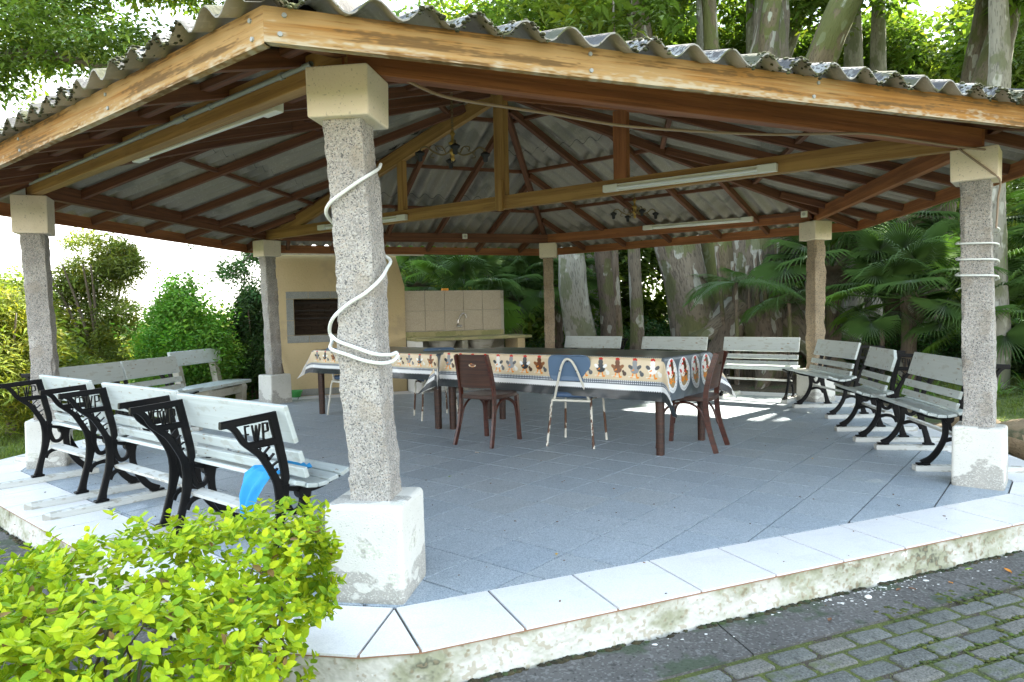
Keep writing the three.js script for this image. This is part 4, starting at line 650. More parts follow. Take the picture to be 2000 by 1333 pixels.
// ---------------------------------------------------------------- tables
const E1 = V(.772, 0, .635), E2 = V(.635, 0, -.772), TY = .82;
const TP = (a, b, y = 0) => V(-.57 + E1.x * a + E2.x * b, y, -.14 + E1.z * a + E2.z * b), TANG = atan2(-E1.z, E1.x);
function table(a0, a1, b0, b1, label, y = TY) {
  const c = TP((a0 + a1) / 2, (b0 + b1) / 2), o = thing('long_table', label, 'table', c, TANG, 'tables set end to end'), L = a1 - a0, W = b1 - b0;
  add(o, 'tabletop', rbox(L + .12, .03, W + .10, .004, 0, y - .022, 0), M.darkWood); add(o, 'apron_rail', rbox(L, .09, .022, .003, 0, y - .085, W / 2), M.darkWood); add(o, 'apron_rail', rbox(L, .09, .022, .003, 0, y - .085, -W / 2), M.darkWood);
  for (const s of [-1, 1]) for (const t of [-1, 1]) { const g = new THREE.CylinderGeometry(.044, .036, y - .04, 4, 1); g.rotateY(PI / 4); add(o, 'leg', boxUV(g).translate(s * L / 2, (y - .04) / 2, t * W / 2), M.darkWood); }
  return { c, L: L + .12, W: W + .10 };
}
const tA = table(0, 2.41, 0, .81, 'long dark wooden table nearest the camera under a patterned cloth'), tB = table(-2.22, -.16, -.06, .75, 'long dark wooden table at the left under a patterned cloth', .80);
function clothTexture(L, W, d, px = 420) {
  const cv = document.createElement('canvas'); cv.width = min(2048, Math.round((L + 2 * d) * px)); cv.height = Math.round((W + 2 * d) * px); const g = cv.getContext('2d'), S = cv.width / (L + 2 * d), X = (m) => m * S; reseed(71);
  const rgb = (r, gg, b, a = 1) => `rgba(${r},${gg},${b},${a})`;
  g.fillStyle = '#20272b'; g.fillRect(0, 0, cv.width, cv.height);
  // net of the outer hem
  g.fillStyle = 'rgba(205,212,214,.55)'; for (let y = 0; y < cv.height; y += 4) for (let x = (y / 4 % 2) * 2; x < cv.width; x += 4) if (x < X(d * .21) || y < X(d * .21) || x > cv.width - X(d * .21) || y > cv.height - X(d * .21)) g.fillRect(x, y, 1.3, 1.3);
  const frame = (m, st) => { g.fillStyle = st; g.fillRect(X(m), X(m), cv.width - 2 * X(m), cv.height - 2 * X(m)); };
  frame(d * .20, '#eef1f2'); // lace
  g.fillStyle = '#20272b'; const lx = X(d * .20); for (let x = lx; x < cv.width - lx; x += 9) { for (const y of [lx, cv.height - lx]) { g.beginPath(); g.arc(x, y, 3.2, 0, 7); g.fill(); } } for (let y = lx; y < cv.height - lx; y += 9) for (const x of [lx, cv.width - lx]) { g.beginPath(); g.arc(x, y, 3.2, 0, 7); g.fill(); }
  frame(d * .34, '#e9edf0'); g.fillStyle = 'rgba(30,45,60,.62)'; const a0 = X(d * .34), st = 8; for (let x = a0; x < cv.width - a0; x += st) g.fillRect(x, a0, st / 2, cv.height - 2 * a0); for (let y = a0; y < cv.height - a0; y += st) g.fillRect(a0, y, cv.width - 2 * a0, st / 2); // gingham
  frame(d * .44, '#d9c8a8'); frame(d * .98, '#565f5a');
  g.fillStyle = 'rgba(230,235,236,.8)'; const bx = X(d * .98); for (let x = bx; x < cv.width - bx; x += 8) { g.fillRect(x, bx, 4, 4); g.fillRect(x, cv.height - bx - 4, 4, 4); g.fillRect(x + 4, bx + 4, 4, 4); g.fillRect(x + 4, cv.height - bx - 8, 4, 4); }
  const hen = (x, y, s, body, wing) => { g.save(); g.translate(x, y); g.scale(s, s); g.fillStyle = body; g.beginPath(); g.ellipse(0, -6, 9, 8, 0, 0, 7); g.fill(); g.beginPath(); g.ellipse(0, -17, 5, 6, 0, 0, 7); g.fill(); g.fillStyle = wing; g.beginPath(); g.ellipse(-9, -10, 5, 3.2, .6, 0, 7); g.ellipse(9, -10, 5, 3.2, -.6, 0, 7); g.fill(); g.fillStyle = '#c8281e'; g.beginPath(); g.arc(-2, -23.5, 2, 0, 7); g.arc(1, -24.5, 2, 0, 7); g.arc(3.2, -23, 1.6, 0, 7); g.fill(); g.strokeStyle = '#ef8a12'; g.lineWidth = 2.4; g.beginPath(); g.moveTo(-3, 1); g.lineTo(-5, 8); g.lineTo(-9, 8); g.moveTo(3, 1); g.lineTo(5, 9); g.lineTo(9, 8); g.stroke(); g.fillStyle = '#ef8a12'; g.beginPath(); g.moveTo(-2, -7); g.lineTo(-8, -2); g.lineTo(-1, -4); g.fill(); g.restore(); };
  const chick = (x, y, s, c) => { g.fillStyle = c; g.beginPath(); g.arc(x, y, 4 * s, 0, 7); g.arc(x - 3 * s, y - 4 * s, 2.6 * s, 0, 7); g.fill(); };
  const kinds = [['#7d8388', '#2d3338'], ['#2b333b', '#f2f3f2'], ['#6b3c1c', '#8a5527'], ['#868c90', '#3a4147'], ['#f0efe9', '#31363c']];
  const strip = (len, put) => { const n = Math.round(len / .165); for (let i = 0; i < n; i++) put((i + .5) / n, i); }, sz = X(d) * .0128;
  const run = (len, tr) => strip(len, (f, i) => { g.save(); tr(f); const k = kinds[i % 5]; hen(0, X(d) * .07, sz, k[0], k[1]); chick(X(.07), X(d) * .10, sz, ['#4a3424', '#50565c', '#e8e6df'][i % 3]); g.fillStyle = 'rgba(240,240,236,.8)'; g.fillRect(-X(.06), X(d) * .155, X(.07), 3); g.restore(); });
  const yb = X(d * .69);
  run(L, (f) => g.translate(X(d + L * f), cv.height - yb)); run(L, (f) => { g.translate(X(d + L * f), yb); g.rotate(PI); });
  // short ends: slate ground with lace arches round a hen
  for (const e of [0, 1]) { g.save(); if (e) { g.translate(cv.width, 0); g.scale(-1, 1); } g.fillStyle = '#59646c'; g.fillRect(0, X(d * .9), X(d * 1.02), cv.height - X(d * 1.8)); const n = 4; for (let i = 0; i < n; i++) { const y = X(d + W * (i + .5) / n), x = X(d * .55); g.fillStyle = '#dfe3e4'; g.beginPath(); g.ellipse(x, y, X(.145), X(.105), 0, 0, 7); g.fill(); g.fillStyle = '#59646c'; for (let q = 0; q < 26; q++) { const a = q / 26 * 2 * PI; g.beginPath(); g.arc(x + cos(a) * X(.125), y + sin(a) * X(.088), 1.6, 0, 7); g.fill(); } g.fillStyle = '#a58e68'; g.beginPath(); g.ellipse(x, y, X(.10), X(.066), 0, 0, 7); g.fill(); g.save(); g.translate(x, y); g.rotate(PI / 2); hen(-4, 4, sz * 1.2, '#54361c', '#efe9e0'); hen(9, 6, sz * .9, '#f0ece4', '#c33a2a'); g.restore(); } g.restore(); }
  // tabletop print
  for (let i = 0; i < 46; i++) { const x = rr(X(d) + 20, cv.width - X(d) - 20), y = rr(X(d) + 16, cv.height - X(d) - 16), w = rr(20, 55), h = rr(9, 22); g.save(); g.translate(x, y); g.rotate(rr(0, 6)); g.fillStyle = ['#4a574f', '#65794c', '#4f5c66', '#86805f', '#2c3639', '#84503f', '#b4b6ae'][floor(rnd() * 7)]; g.beginPath(); g.ellipse(0, 0, w, h, 0, 0, 7); g.fill(); g.strokeStyle = 'rgba(200,205,200,.35)'; g.lineWidth = 2; g.stroke(); g.restore(); }
  const t = new THREE.CanvasTexture(cv); t.colorSpace = THREE.SRGBColorSpace; t.magFilter = THREE.LinearFilter; return t;
}
function cloth(T, d, label, y, corners) {
  const { L, W, c } = T, nx = 150, nz = 66, P = [], U = [], I = [], lx = L + 2 * d, lz = W + 2 * d;
  for (let i = 0; i <= nx; i++) for (let j = 0; j <= nz; j++) {
    const x = -lx / 2 + lx * i / nx, z = -lz / 2 + lz * j / nz, ex = max(0, abs(x) - L / 2), ez = max(0, abs(z) - W / 2), sx = sign(x), sz = sign(z), r = .014;
    const cx = clamp(x, -L / 2, L / 2), cz = clamp(z, -W / 2, W / 2), rho = hypot(ex, ez), m = min(ex, ez);
    const arc = rho < r * 1.57 ? rho / r : 1.57, out = r * sin(arc), drop = rho < r * 1.57 ? r * (1 - cos(arc)) : r + (rho - r * 1.57);
    const dir = rho > 0 ? [ex / rho, ez / rho] : [0, 0]; const fl = m * .62, wav = rho > .03 ? (rho / d) * (.012 * sin(x * 8 + z * 13 + 1.5 * N3(x * 2, z, 4) + c.x * 5) + .020 * N3(x * 3.6 + c.x, z * 3.6, 2) + .007 * N3(x * 12, z * 12, 6)) : 0;
    const px = cx + sx * (ex > 0 ? out * (dir[0] > 0 ? 1 : 0) * dir[0] + fl * .75 + wav * (ex > ez ? 1 : 0) + drop * .05 * dir[0] : 0), pz = cz + sz * (ez > 0 ? out * dir[1] + fl * .75 + wav * (ez >= ex ? 1 : 0) + drop * .06 * dir[1] : 0);
    P.push(px, y + .003 - drop * (1 - .12 * (m > 0 ? m / d : 0)) + (rho === 0 ? .0022 * N3(x * 5, 1, z * 5) : 0), pz); U.push(i / nx, 1 - j / nz);
  }
  for (let i = 0; i < nx; i++) for (let j = 0; j < nz; j++) { const a = i * (nz + 1) + j, b = a + nz + 1; I.push(a, a + 1, b, b, a + 1, b + 1); }
  const g = new THREE.BufferGeometry(); g.setAttribute('position', new THREE.Float32BufferAttribute(P, 3)); g.setAttribute('uv', new THREE.Float32BufferAttribute(U, 2)); g.setIndex(I); g.computeVertexNormals();
  const o = thing('tablecloth', label, 'tablecloth', [c.x, 0, c.z], TANG, 'patterned oilcloths');
  add(o, 'printed_face', g, mat({ map: clothTexture(L, W, d), roughness: .28 }));
  const g2 = g.clone(), p = g2.attributes.position, nn = g.attributes.normal; const up = nn.getY(floor(nx / 2) * (nz + 1) + floor(nz / 2)) > 0 ? 1 : -1; for (let i = 0; i < p.count; i++) p.setXYZ(i, p.getX(i) - up * nn.getX(i) * .0022, p.getY(i) - up * nn.getY(i) * .0022, p.getZ(i) - up * nn.getZ(i) * .0022); g2.deleteAttribute('uv'); add(o, 'white_backing', g2, M.whitePaint);
}
cloth(tA, .37, 'hen patterned oilcloth on the table nearest the camera', TY); cloth(tB, .29, 'hen patterned oilcloth on the left table', .80);
// ---------------------------------------------------------------- chairs
function bentwoodChair(pos, turn, label) { // faces local -z; back at +z
  const o = thing('bentwood_chair', label, 'chair', pos, turn, 'dark wooden chairs'); const w = .19, d = .21;
  for (const s of [-1, 1]) { add(o, 'back_leg', boxUV(barAlong([V(s * (w + .015), 0, d + .075), V(s * w, .22, d + .01), V(s * (w - .005), .46, d - .015), V(s * (w - .01), .66, d + .02), V(s * (w - .02), .84, d + .075)], .022, .042)), M.redWood);
    add(o, 'front_leg', boxUV(barAlong([V(s * w, 0, -d - .015), V(s * (w - .008), .44, -d + .02)], .034, .034)), M.redWood);
    add(o, 'side_brace', tube([V(s * (w - .005), .17, -d + .015), V(s * (w - .01), .34, -d + .05), V(s * (w - .012), .405, -.06), V(s * (w - .012), .41, .06), V(s * (w - .01), .35, d - .06), V(s * (w - .003), .19, d + .0)], .011, 30, 7), M.redWood); }
  add(o, 'front_brace', tube([V(-w + .01, .18, -d + .005), V(-w + .04, .36, -d + .01), V(0, .41, -d + .012), V(w - .04, .36, -d + .01), V(w - .01, .18, -d + .005)], .010, 30, 7), M.redWood);
  { const s = new THREE.Shape(); const n = 40; for (let i = 0; i <= n; i++) { const a = i / n * 2 * PI, e = .42, x = sign(cos(a)) * pow(abs(cos(a)), e) * .205, z = sign(sin(a)) * pow(abs(sin(a)), e) * .225; i ? s.lineTo(x, z) : s.moveTo(x, z); } const g = new THREE.ExtrudeGeometry(s, { depth: .026, bevelEnabled: true, bevelSize: .006, bevelThickness: .006, bevelSegments: 2 }); g.rotateX(PI / 2); g.translate(0, .462, 0); add(o, 'seat', boxUV(g), M.darkWood); }
  { const W = .172, H = .155, nx = 64, ny = 56, P = [], ok = (x, y) => { if (pow(x / .043, 2) + pow((y - .055) / .016, 2) < 1) return false; const cx = abs(x) - (W - .05), cy = y - (H - .05); return !(cx > 0 && cy > 0 && hypot(cx, cy) > .05); };
    const pt = (x, y, f) => [x, y, (1 - x * x / (W * W)) * .022 + (y + H) * .17 + f]; for (let a = 0; a < nx; a++) for (let b = 0; b < ny; b++) { const x0 = -W + 2 * W * a / nx, x1 = -W + 2 * W * (a + 1) / nx, y0 = -H + 2 * H * b / ny, y1 = -H + 2 * H * (b + 1) / ny; if (!ok((x0 + x1) / 2, (y0 + y1) / 2)) continue; P.push(...pt(x0, y0, .012), ...pt(x1, y0, .012), ...pt(x1, y1, .012), ...pt(x0, y0, .012), ...pt(x1, y1, .012), ...pt(x0, y1, .012), ...pt(x1, y0, 0), ...pt(x0, y0, 0), ...pt(x0, y1, 0), ...pt(x1, y0, 0), ...pt(x0, y1, 0), ...pt(x1, y1, 0)); }
    let g = new THREE.BufferGeometry(); g.setAttribute('position', new THREE.Float32BufferAttribute(P, 3)); g = mergeVertices(g, 1e-5); g.computeVertexNormals(); const nn = g.attributes.normal; const m = add(o, 'back_panel', boxUV(g), M.darkWood); m.position.set(0, .69, d - .005); }
  return o;
}
function barAlong(pts, w, h) { // rectangular bar along a curve
  const c = new THREE.CatmullRomCurve3(pts), n = 16, P = [], f = []; for (let i = 0; i <= n; i++) { const p = c.getPointAt(i / n), t = c.getTangentAt(i / n), x = V(1, 0, 0).addScaledVector(t, -t.x).normalize(), z = V().crossVectors(x, t).normalize(); f.push([[-1, -1], [1, -1], [1, 1], [-1, 1]].map(([a, b]) => p.clone().addScaledVector(x, a * w / 2).addScaledVector(z, b * h / 2).toArray())); }
  for (let i = 0; i < n; i++) for (let k = 0; k < 4; k++) { const a = f[i][k], b = f[i][(k + 1) % 4], d = f[i + 1][k], e = f[i + 1][(k + 1) % 4]; P.push(...a, ...d, ...e, ...a, ...e, ...b); }
  for (const [q, r] of [[f[0], 0], [f[n], 1]]) P.push(...(r ? [...q[0], ...q[3], ...q[2], ...q[0], ...q[2], ...q[1]] : [...q[0], ...q[1], ...q[2], ...q[0], ...q[2], ...q[3]]));
  const g = new THREE.BufferGeometry(); g.setAttribute('position', new THREE.Float32BufferAttribute(P, 3)); g.computeVertexNormals(); return g;
}
function tubChair(pos, turn, label, rust = true) { // steel tube frame, blue pad and back; faces -z
  const o = thing('tube_chair', label, 'chair', pos, turn, 'blue steel tube chairs'), w = .185, d = .19, T = rust ? M.ironRust : M.creamMetal, tb = (p, r = .0115, s = 24) => tubeUV(p, r, s);
  for (const s of [-1, 1]) { add(o, 'back_leg', tb([V(s * (w + .035), 0, d + .06), V(s * (w + .012), .24, d + .03), V(s * w, .40, d + .005), V(s * (w - .012), .43, d - .03)]), T); add(o, 'front_leg', tb([V(s * (w + .02), 0, -d - .03), V(s * (w + .005), .3, -d - .005), V(s * (w - .002), .41, -d + .01), V(s * (w - .02), .43, -d + .05)]), T); add(o, 'side_rail', tb([V(s * (w - .012), .428, d - .02), V(s * (w - .012), .428, -d + .04)], .010, 4), T); }
  add(o, 'rear_rail', tb([V(-w, .415, d + .005), V(w, .415, d + .005)], .0115, 4), M.creamMetal); add(o, 'front_rail', tb([V(-w + .01, .425, -d + .02), V(w - .01, .425, -d + .02)], .0105, 4), M.creamMetal);
  add(o, 'back_hoop', tubeUV([V(-w + .02, .42, d - .01), V(-.115, .58, d + .035), V(-.058, .74, d + .075), V(-.028, .785, d + .086), V(0, .797, d + .088), V(.028, .785, d + .086), V(.058, .74, d + .075), V(.115, .58, d + .035), V(w - .02, .42, d - .01)], .0115, 60), M.creamMetal);
  { const g = new RoundedBoxGeometry(.40, .05, .38, 4, .024); const p = g.attributes.position; for (let i = 0; i < p.count; i++) { const x = p.getX(i), z = p.getZ(i); p.setXYZ(i, x * (1 - .1 * (z / .38 + .5)), p.getY(i) + (p.getY(i) > 0 ? .010 * (1 - (x * x + z * z) / .06) : 0), z); } g.computeVertexNormals(); g.translate(0, .462, -.01); add(o, 'seat', g, M.blueVinyl); }
  { const sh = new THREE.Shape(), W = .195, H = .115, r = .075; sh.moveTo(-W + r, -H); sh.lineTo(W - r, -H); sh.quadraticCurveTo(W, -H, W, -H + r); sh.lineTo(W, H - r); sh.quadraticCurveTo(W, H, W - r, H); sh.lineTo(-W + r, H); sh.quadraticCurveTo(-W, H, -W, H - r); sh.lineTo(-W, -H + r); sh.quadraticCurveTo(-W, -H, -W + r, -H); const g = new THREE.ExtrudeGeometry(sh, { depth: .014, bevelEnabled: true, bevelSize: .004, bevelThickness: .004, bevelSegments: 2, curveSegments: 8 }); const gi = g.index ? g.toNonIndexed() : g, p = gi.attributes.position; for (let i = 0; i < p.count; i++) { const x = p.getX(i), y = p.getY(i); p.setXYZ(i, x, y, p.getZ(i) - (x * x) * .8 + (y + H) * .22); } gi.computeVertexNormals(); const m = add(o, 'backrest', gi, M.bluePanel); m.position.set(0, .715, d + .032); }
  for (const [x, y] of [[0, .775], [-.075, .69], [.075, .69]]) { const b = add(o, 'screw', boltGeo, M.black); b.position.set(x, y, d + .09); b.rotation.x = PI / 2; }
  return o;
}
function tubeUV(pts, r, seg) { const g = tube(pts, r, seg, 8); const uv = g.attributes.uv, L = new THREE.CatmullRomCurve3(pts).getLength(), off = rr(0, 1); for (let i = 0; i < uv.count; i++) uv.setXY(i, uv.getX(i) * L + off, uv.getY(i) * .12 + off); return g; }
reseed(81);
const face = (dx, dz) => atan2(-dx, -dz); // chair's front (-z) turned towards (dx, dz)
bentwoodChair(V(-.158, 0, .607), face(.53, -.85), 'dark brown wooden chair with a slotted back facing the table');
tubChair(V(.668, 0, .75), face(.40, -.92), 'blue chair on chipped cream legs in front of the table');
bentwoodChair(V(1.62, 0, 1.05), face(-.86, -.50), 'red brown wooden chair pushed under the right end of the table');
tubChair(V(-.86, 0, -1.06), face(-.35, -.94), 'blue chair half hidden under the left cloth corner');
tubChair(V(-1.90, 0, -1.42), face(.75, -.66), 'grey blue tube chair partly behind the front column', false);
// ---------------------------------------------------------------- foliage kit
function leafClump(n, len, wid, spread, droop, sd) { // n folded leaves around a twig tip
  reseed(sd); const P = []; const X = V(), Y = V(), Z = V();
  for (let i = 0; i < n; i++) {
    const a = rr(0, 2 * PI), e = rr(-.5, .9), r0 = rr(0, spread * .5), L = len * rr(.7, 1.2), W = wid * rr(.75, 1.15);
    X.set(cos(a) * cos(e), sin(e), sin(a) * cos(e)); Z.set(-sin(a), rr(-.5, .5), cos(a)).normalize(); Y.crossVectors(Z, X);
    const b = V(rr(-1, 1), rr(-1, 1), rr(-1, 1)).multiplyScalar(spread * .55).addScaledVector(X, r0);
    const q = (f, w, h) => { const v = b.clone().addScaledVector(X, f * L).addScaledVector(Z, w * W).addScaledVector(Y, h * W); v.y -= droop * f * f * L; return v.toArray(); };
    const o = q(0, 0, 0), l = q(.42, -.5, .16), r = q(.42, .5, .16), m = q(.5, 0, 0), t = q(1, 0, 0);
    P.push(...o, ...m, ...l, ...o, ...r, ...m, ...m, ...t, ...l, ...m, ...r, ...t);
  }
  const g = new THREE.BufferGeometry(); g.setAttribute('position', new THREE.Float32BufferAttribute(P, 3)); g.computeVertexNormals(); return g;
}
const sunRays = [[1.95, -1.38], [2.2, -1.25], [2.62, -.84], [2.9, -.68], [3.37, -2.0], [-.9, -1.0], [.5, -.9], [3.0, -2.1]];
const inGap = (p, r) => sunRays.some(([x, z]) => { const d = V(p.x - x, p.y, p.z - z), t = d.dot(SUN); return d.addScaledVector(SUN, -t).length() < r; });
function crownInto(parent, name, geo, m, blobs, n, sc, sd, tint, gaps = 0) { // clumps spread through a set of ellipsoids, denser near their skin
  reseed(sd); const ms = [], cs = [], vol = blobs.map(b => b[3] * b[4] * b[5]), tot = vol.reduce((a, b) => a + b, 0), q = new THREE.Quaternion(), e = new THREE.Euler();
  blobs.forEach((b, bi) => { const k = Math.ceil(n * vol[bi] / tot), bt = rr(.8, 1.2); for (let i = 0; i < k; i++) {
    const u = rr(-1, 1), a = rr(0, 2 * PI), s = sqrt(1 - u * u), r = (rnd() < .05 ? rr(.9, 1.32) : pow(rnd(), .45)) * (1 + .40 * N3(cos(a) * s * 2.2 + bi, u * 2.2, sin(a) * s * 2.2 + sd)); const p = V(b[0] + cos(a) * s * r * b[3], b[1] + u * r * b[4], b[2] + sin(a) * s * r * b[5]);
    if (p.y < GY + .02 || (gaps && inGap(p.clone().add(parent.position), gaps)) || N3(p.x * 1.6 / sc + sd, p.y * 1.6 / sc, p.z * 1.6 / sc) < -.22) continue;
    const z = sc * rr(.7, 1.25); ms.push(new THREE.Matrix4().compose(p, q.setFromEuler(e.set(rr(-.6, .6), rr(0, 6.28), rr(-.6, .6))), V(z, z, z))); const c = tint(bt); cs.push(col(...c));
  } });
  return instanced(parent, name, geo, m, ms, cs);
}
const G = { round: [0, 1, 2].map(i => leafClump(16, .16, .075, .24, .25, 200 + i)), lance: [0, 1].map(i => leafClump(18, .19, .042, .20, .35, 210 + i)), small: [0, 1].map(i => leafClump(20, .085, .042, .16, .2, 220 + i)), big: leafClump(12, .30, .12, .34, .3, 231) };
const LM = { forest: leafMat([.12, .21, .02], .55, .88), dark: leafMat([.06, .14, .026], .5, .88), olive: leafMat([.17, .235, .025], .55, .88), lime: leafMat([.16, .36, .025], .55, .88), yellow: leafMat([.23, .29, .025], .55, .88), palm: leafMat([.065, .14, .02], .48, .88), fern: leafMat([.13, .27, .022], .52, .88) };
const vary = (h = .25, y = .2) => (bt) => { const k = rr(1 - h, 1 + h) * bt, w = rr(-y, y); return [k * (1 + w), k, k * (1 - w * .5)]; };
const sparky = (bt) => { const k = rr(.6, 1.3) * bt, w = rnd() < .22 ? rr(.3, .85) : rr(-.15, .2); return [k * (1 + w), k * (1 + w * .35), k * .85]; };
// ---------------------------------------------------------------- great fig behind the pavilion
{
  const o = thing('fig_tree', 'huge buttressed fig tree with lichen patched trunks behind the benches', 'tree', [0, 0, 0]);
  const y0 = GY + .1, B = [4.35, -6.1];
  const T = (n, pts, rad, m, opt) => add(o, n, trunk(pts.map(p => V(...p)), rad, opt), m);
  T('trunk', [[4.75, y0 - .2, -6.2], [4.75, 1.2, -6.25], [4.8, 2.6, -6.3], [4.9, 4.2, -6.4], [5.2, 6.5, -6.6], [5.5, 9.5, -7]], [1.0, .80, .62, .40, .24, .16], M.barkFig, { rs: 28, seg: 40, lobes: 5, lobeAmp: .14, amp: .2, sd: 3 });
  T('trunk', [[3.55, y0 - .2, -5.7], [3.42, .8, -5.7], [3.25, 1.9, -5.75], [3.0, 3.2, -5.9], [2.75, 5, -6.2], [2.5, 8.5, -6.6]], [.42, .40, .36, .30, .2, .14], M.barkFig, { rs: 18, seg: 30, amp: .18, sd: 7 });
  T('trunk', [[4.1, y0, -6.0], [4.0, 1.4, -6.0], [3.95, 3, -6.1], [4.0, 5, -6.2], [3.9, 8.5, -6.5]], [.38, .30, .24, .15, .12], M.barkMossy, { rs: 14, seg: 26, amp: .2, sd: 9 });
  T('limb', [[4.9, 2.0, -6.2], [5.3, 4.0, -6.0], [5.8, 5.6, -5.9], [6.5, 7.2, -5.8], [7.6, 9.6, -6]], [.5, .36, .28, .24, .16], M.barkMossy, { rs: 16, seg: 26, amp: .2, sd: 11 });
  T('limb', [[5.0, .6, -6.0], [5.9, 1.6, -5.9], [6.9, 2.5, -5.8], [8.2, 3.7, -5.7], [9.4, 6.2, -6.2], [10.2, 9, -6.5]], [.48, .40, .36, .3, .2, .14], M.barkFig, { rs: 16, seg: 30, amp: .18, sd: 13 });
  T('limb', [[4.9, 4.0, -6.4], [5.0, 5.4, -6.4], [5.15, 6.8, -6.4], [5.6, 9, -6.6]], [.26, .2, .16, .12], M.barkMossy, { rs: 14, amp: .2, sd: 15 });
  const roots = [[[4.2, 1.15, -5.75], [3.5, .62, -5.35], [2.7, .12, -5.0], [1.9, -.16, -4.9]], [[4.6, .9, -5.5], [4.5, .4, -5.0], [4.3, .0, -4.55], [4.1, -.2, -4.3]], [[5.2, .9, -5.6], [5.5, .35, -5.1], [5.8, .05, -4.7], [6.1, -.1, -4.4]], [[4.0, .8, -5.6], [3.6, .3, -5.0], [3.3, .0, -4.7], [3.0, -.2, -4.5]], [[5.5, .8, -6], [6.3, .4, -5.6], [7, .2, -5.3], [7.6, .1, -5.2]]];
  roots.forEach((r, i) => add(o, 'buttress_root', trunk(r.map(p => V(...p)), [.34, .24, .16, .07], { rs: 12, seg: 20, amp: .25, sd: 20 + i }), i % 2 ? M.barkBrown : M.barkFig));
  reseed(301); for (let i = 0; i < 9; i++) { const x = rr(3.7, 6.2), z = rr(-5.4, -5.0); add(o, 'aerial_root', trunk([V(x, rr(1.4, 2.4), -5.5), V(x + rr(-.05, .05), .9, z - .1), V(x + rr(-.1, .1), GY, z)], [.035, .045, .06], { rs: 7, seg: 12, amp: .3, sd: 30 + i }), M.barkBrown); }
  crownInto(o, 'crown', G.round[0], LM.forest, [[7.8, 7.6, -6.4, 1.4, .8, 1.2], [9.2, 7.4, -5.6, 1.4, .8, 1.3], [8.6, 8.2, -7.6, 1.5, .8, 1.1], [6.8, 7.6, -7.4, 1.2, .7, 1.0], [3.0, 7.6, -6.6, 1.0, .6, .9], [6.4, 8.6, -7.4, 1.4, .8, 1.2]], 1500, 1.35, 303, sparky, .62);
}
// other trees of the wood behind: trunk and its own crown
function woodTree(x, z, h, r, m, crown, label, o2 = {}) {
  const y0 = GY + bank(x, z) - .1, lean = o2.lean || [0, 0], o = thing(o2.name || 'wood_tree', label, 'tree', [x, 0, z], 0, 'trees of the wood behind the pavilion');
  const P = (f, jx = 0, jz = 0) => V(lean[0] * f + jx, y0 + (h - y0) * f, lean[1] * f + jz), sd = x * 3.1 + z;
  add(o, 'trunk', trunk([P(0), P(.12, .03), P(.35, -.03), P(.6, .04), P(.8), P(1)], [r * 1.25, r, r * .92, r * .82, r * .6, r * .3], { rs: 14, seg: 30, amp: o2.amp || .12, lobes: o2.lobes || 0, lobeAmp: o2.lobeAmp || 0, sd }), m);
  if (o2.fork) add(o, 'branch', trunk([P(.45), P(.6, o2.fork * .25), P(.8, o2.fork * .7), P(1, o2.fork)], [r * .8, r * .6, r * .45, r * .2], { rs: 10, seg: 20, sd: sd + 2 }), m);
  if (crown) crownInto(o, 'crown', G[crown[1]][0] || G[crown[1]], crown[2], crown[0].map(b => [b[0] + lean[0], b[1] + h, b[2] + lean[1], b[3], b[4], b[5]]), crown[3], crown[4] || 1.3, floor(abs(sd) * 10) + 7, sparky, .62);
  return o;
}
const cr = (w, h, n, kind = 'round', m = LM.forest, sc = 1.4) => [[[0, -.2, 0, w, h, w], [w * .5, -h * .7, .3, w * .6, h * .6, w * .6], [-w * .5, -h * .6, -.3, w * .6, h * .6, w * .6]], kind, m, n, sc];
woodTree(1.45, -5.5, 4.6, .28, M.barkPale, null, 'pale fluted dead trunk right of the far central column', { lobes: 6, lobeAmp: .10, lean: [-.55, -.2], name: 'dead_trunk' });
woodTree(2.05, -6.6, 8, .20, M.barkBrown, cr(1.8, 1.2, 180), 'brown trunk just right of the pale fluted trunk', { lean: [-.35, 0] });
woodTree(1.88, -4.7, 6.5, .055, M.barkBrown, cr(.9, .7, 50), 'slender bare stem left of the lichen grey trunk', { lean: [.0, 0] });
woodTree(2.25, -5.2, 8.4, .115, M.barkFig, cr(1.4, 1.2, 136), 'straight lichen grey trunk between two benches', { lean: [.1, 0] });
woodTree(5.7, -9.2, 10, .26, M.barkPale, cr(2.2, 1.5, 252), 'pale forked trunk rising above the roof middle', { fork: 1.6, lean: [.1, 0] });
woodTree(7.5, -8.2, 10.5, .24, M.barkPale, cr(2.2, 1.5, 252), 'pale smooth trunk above the roof, one of a close pair', { lean: [.1, 0] });
woodTree(8.05, -8.4, 10.5, .20, M.barkPale, cr(2, 1.5, 216), 'thinner pale trunk beside its twin above the roof', { lean: [.25, 0] });
woodTree(8.1, -6.6, 9, .22, M.barkFig, cr(2, 1.4, 216), 'lichen spotted trunk leaning right above the roof', { lean: [1.6, 0] });
woodTree(4.25, -8.3, 9.5, .17, M.barkPale, cr(1.8, 1.3, 180), 'grey trunk seen above the roof beside a broken stub', { lean: [.1, 0] });
woodTree(7.05, -2.95, 7.6, .17, M.barkPale, cr(1.9, 1.2, 180), 'pale straight trunk behind the right column', { lean: [.05, 0] });
woodTree(3.2, -12, 7, .16, M.barkBrown, cr(2, 1.6, 216), 'thin dark trunk far back among bright leaves', { lean: [.3, 0] });
woodTree(2.4, -13.2, 7, .14, M.barkBrown, cr(2, 1.6, 216), 'dark far trunk left of the lichen grey stem', { lean: [-.2, 0] });
woodTree(.3, -11.5, 6.5, .2, M.barkBrown, cr(1.4, 1.4, 144), 'dark trunk behind the fan palms', { lean: [.2, 0] });
woodTree(-.4, -9.4, 8.3, .2, M.barkBrown, cr(2.3, 1.5, 324), 'leafy tree top showing above the roof left of the fig', { lean: [.2, 0] });
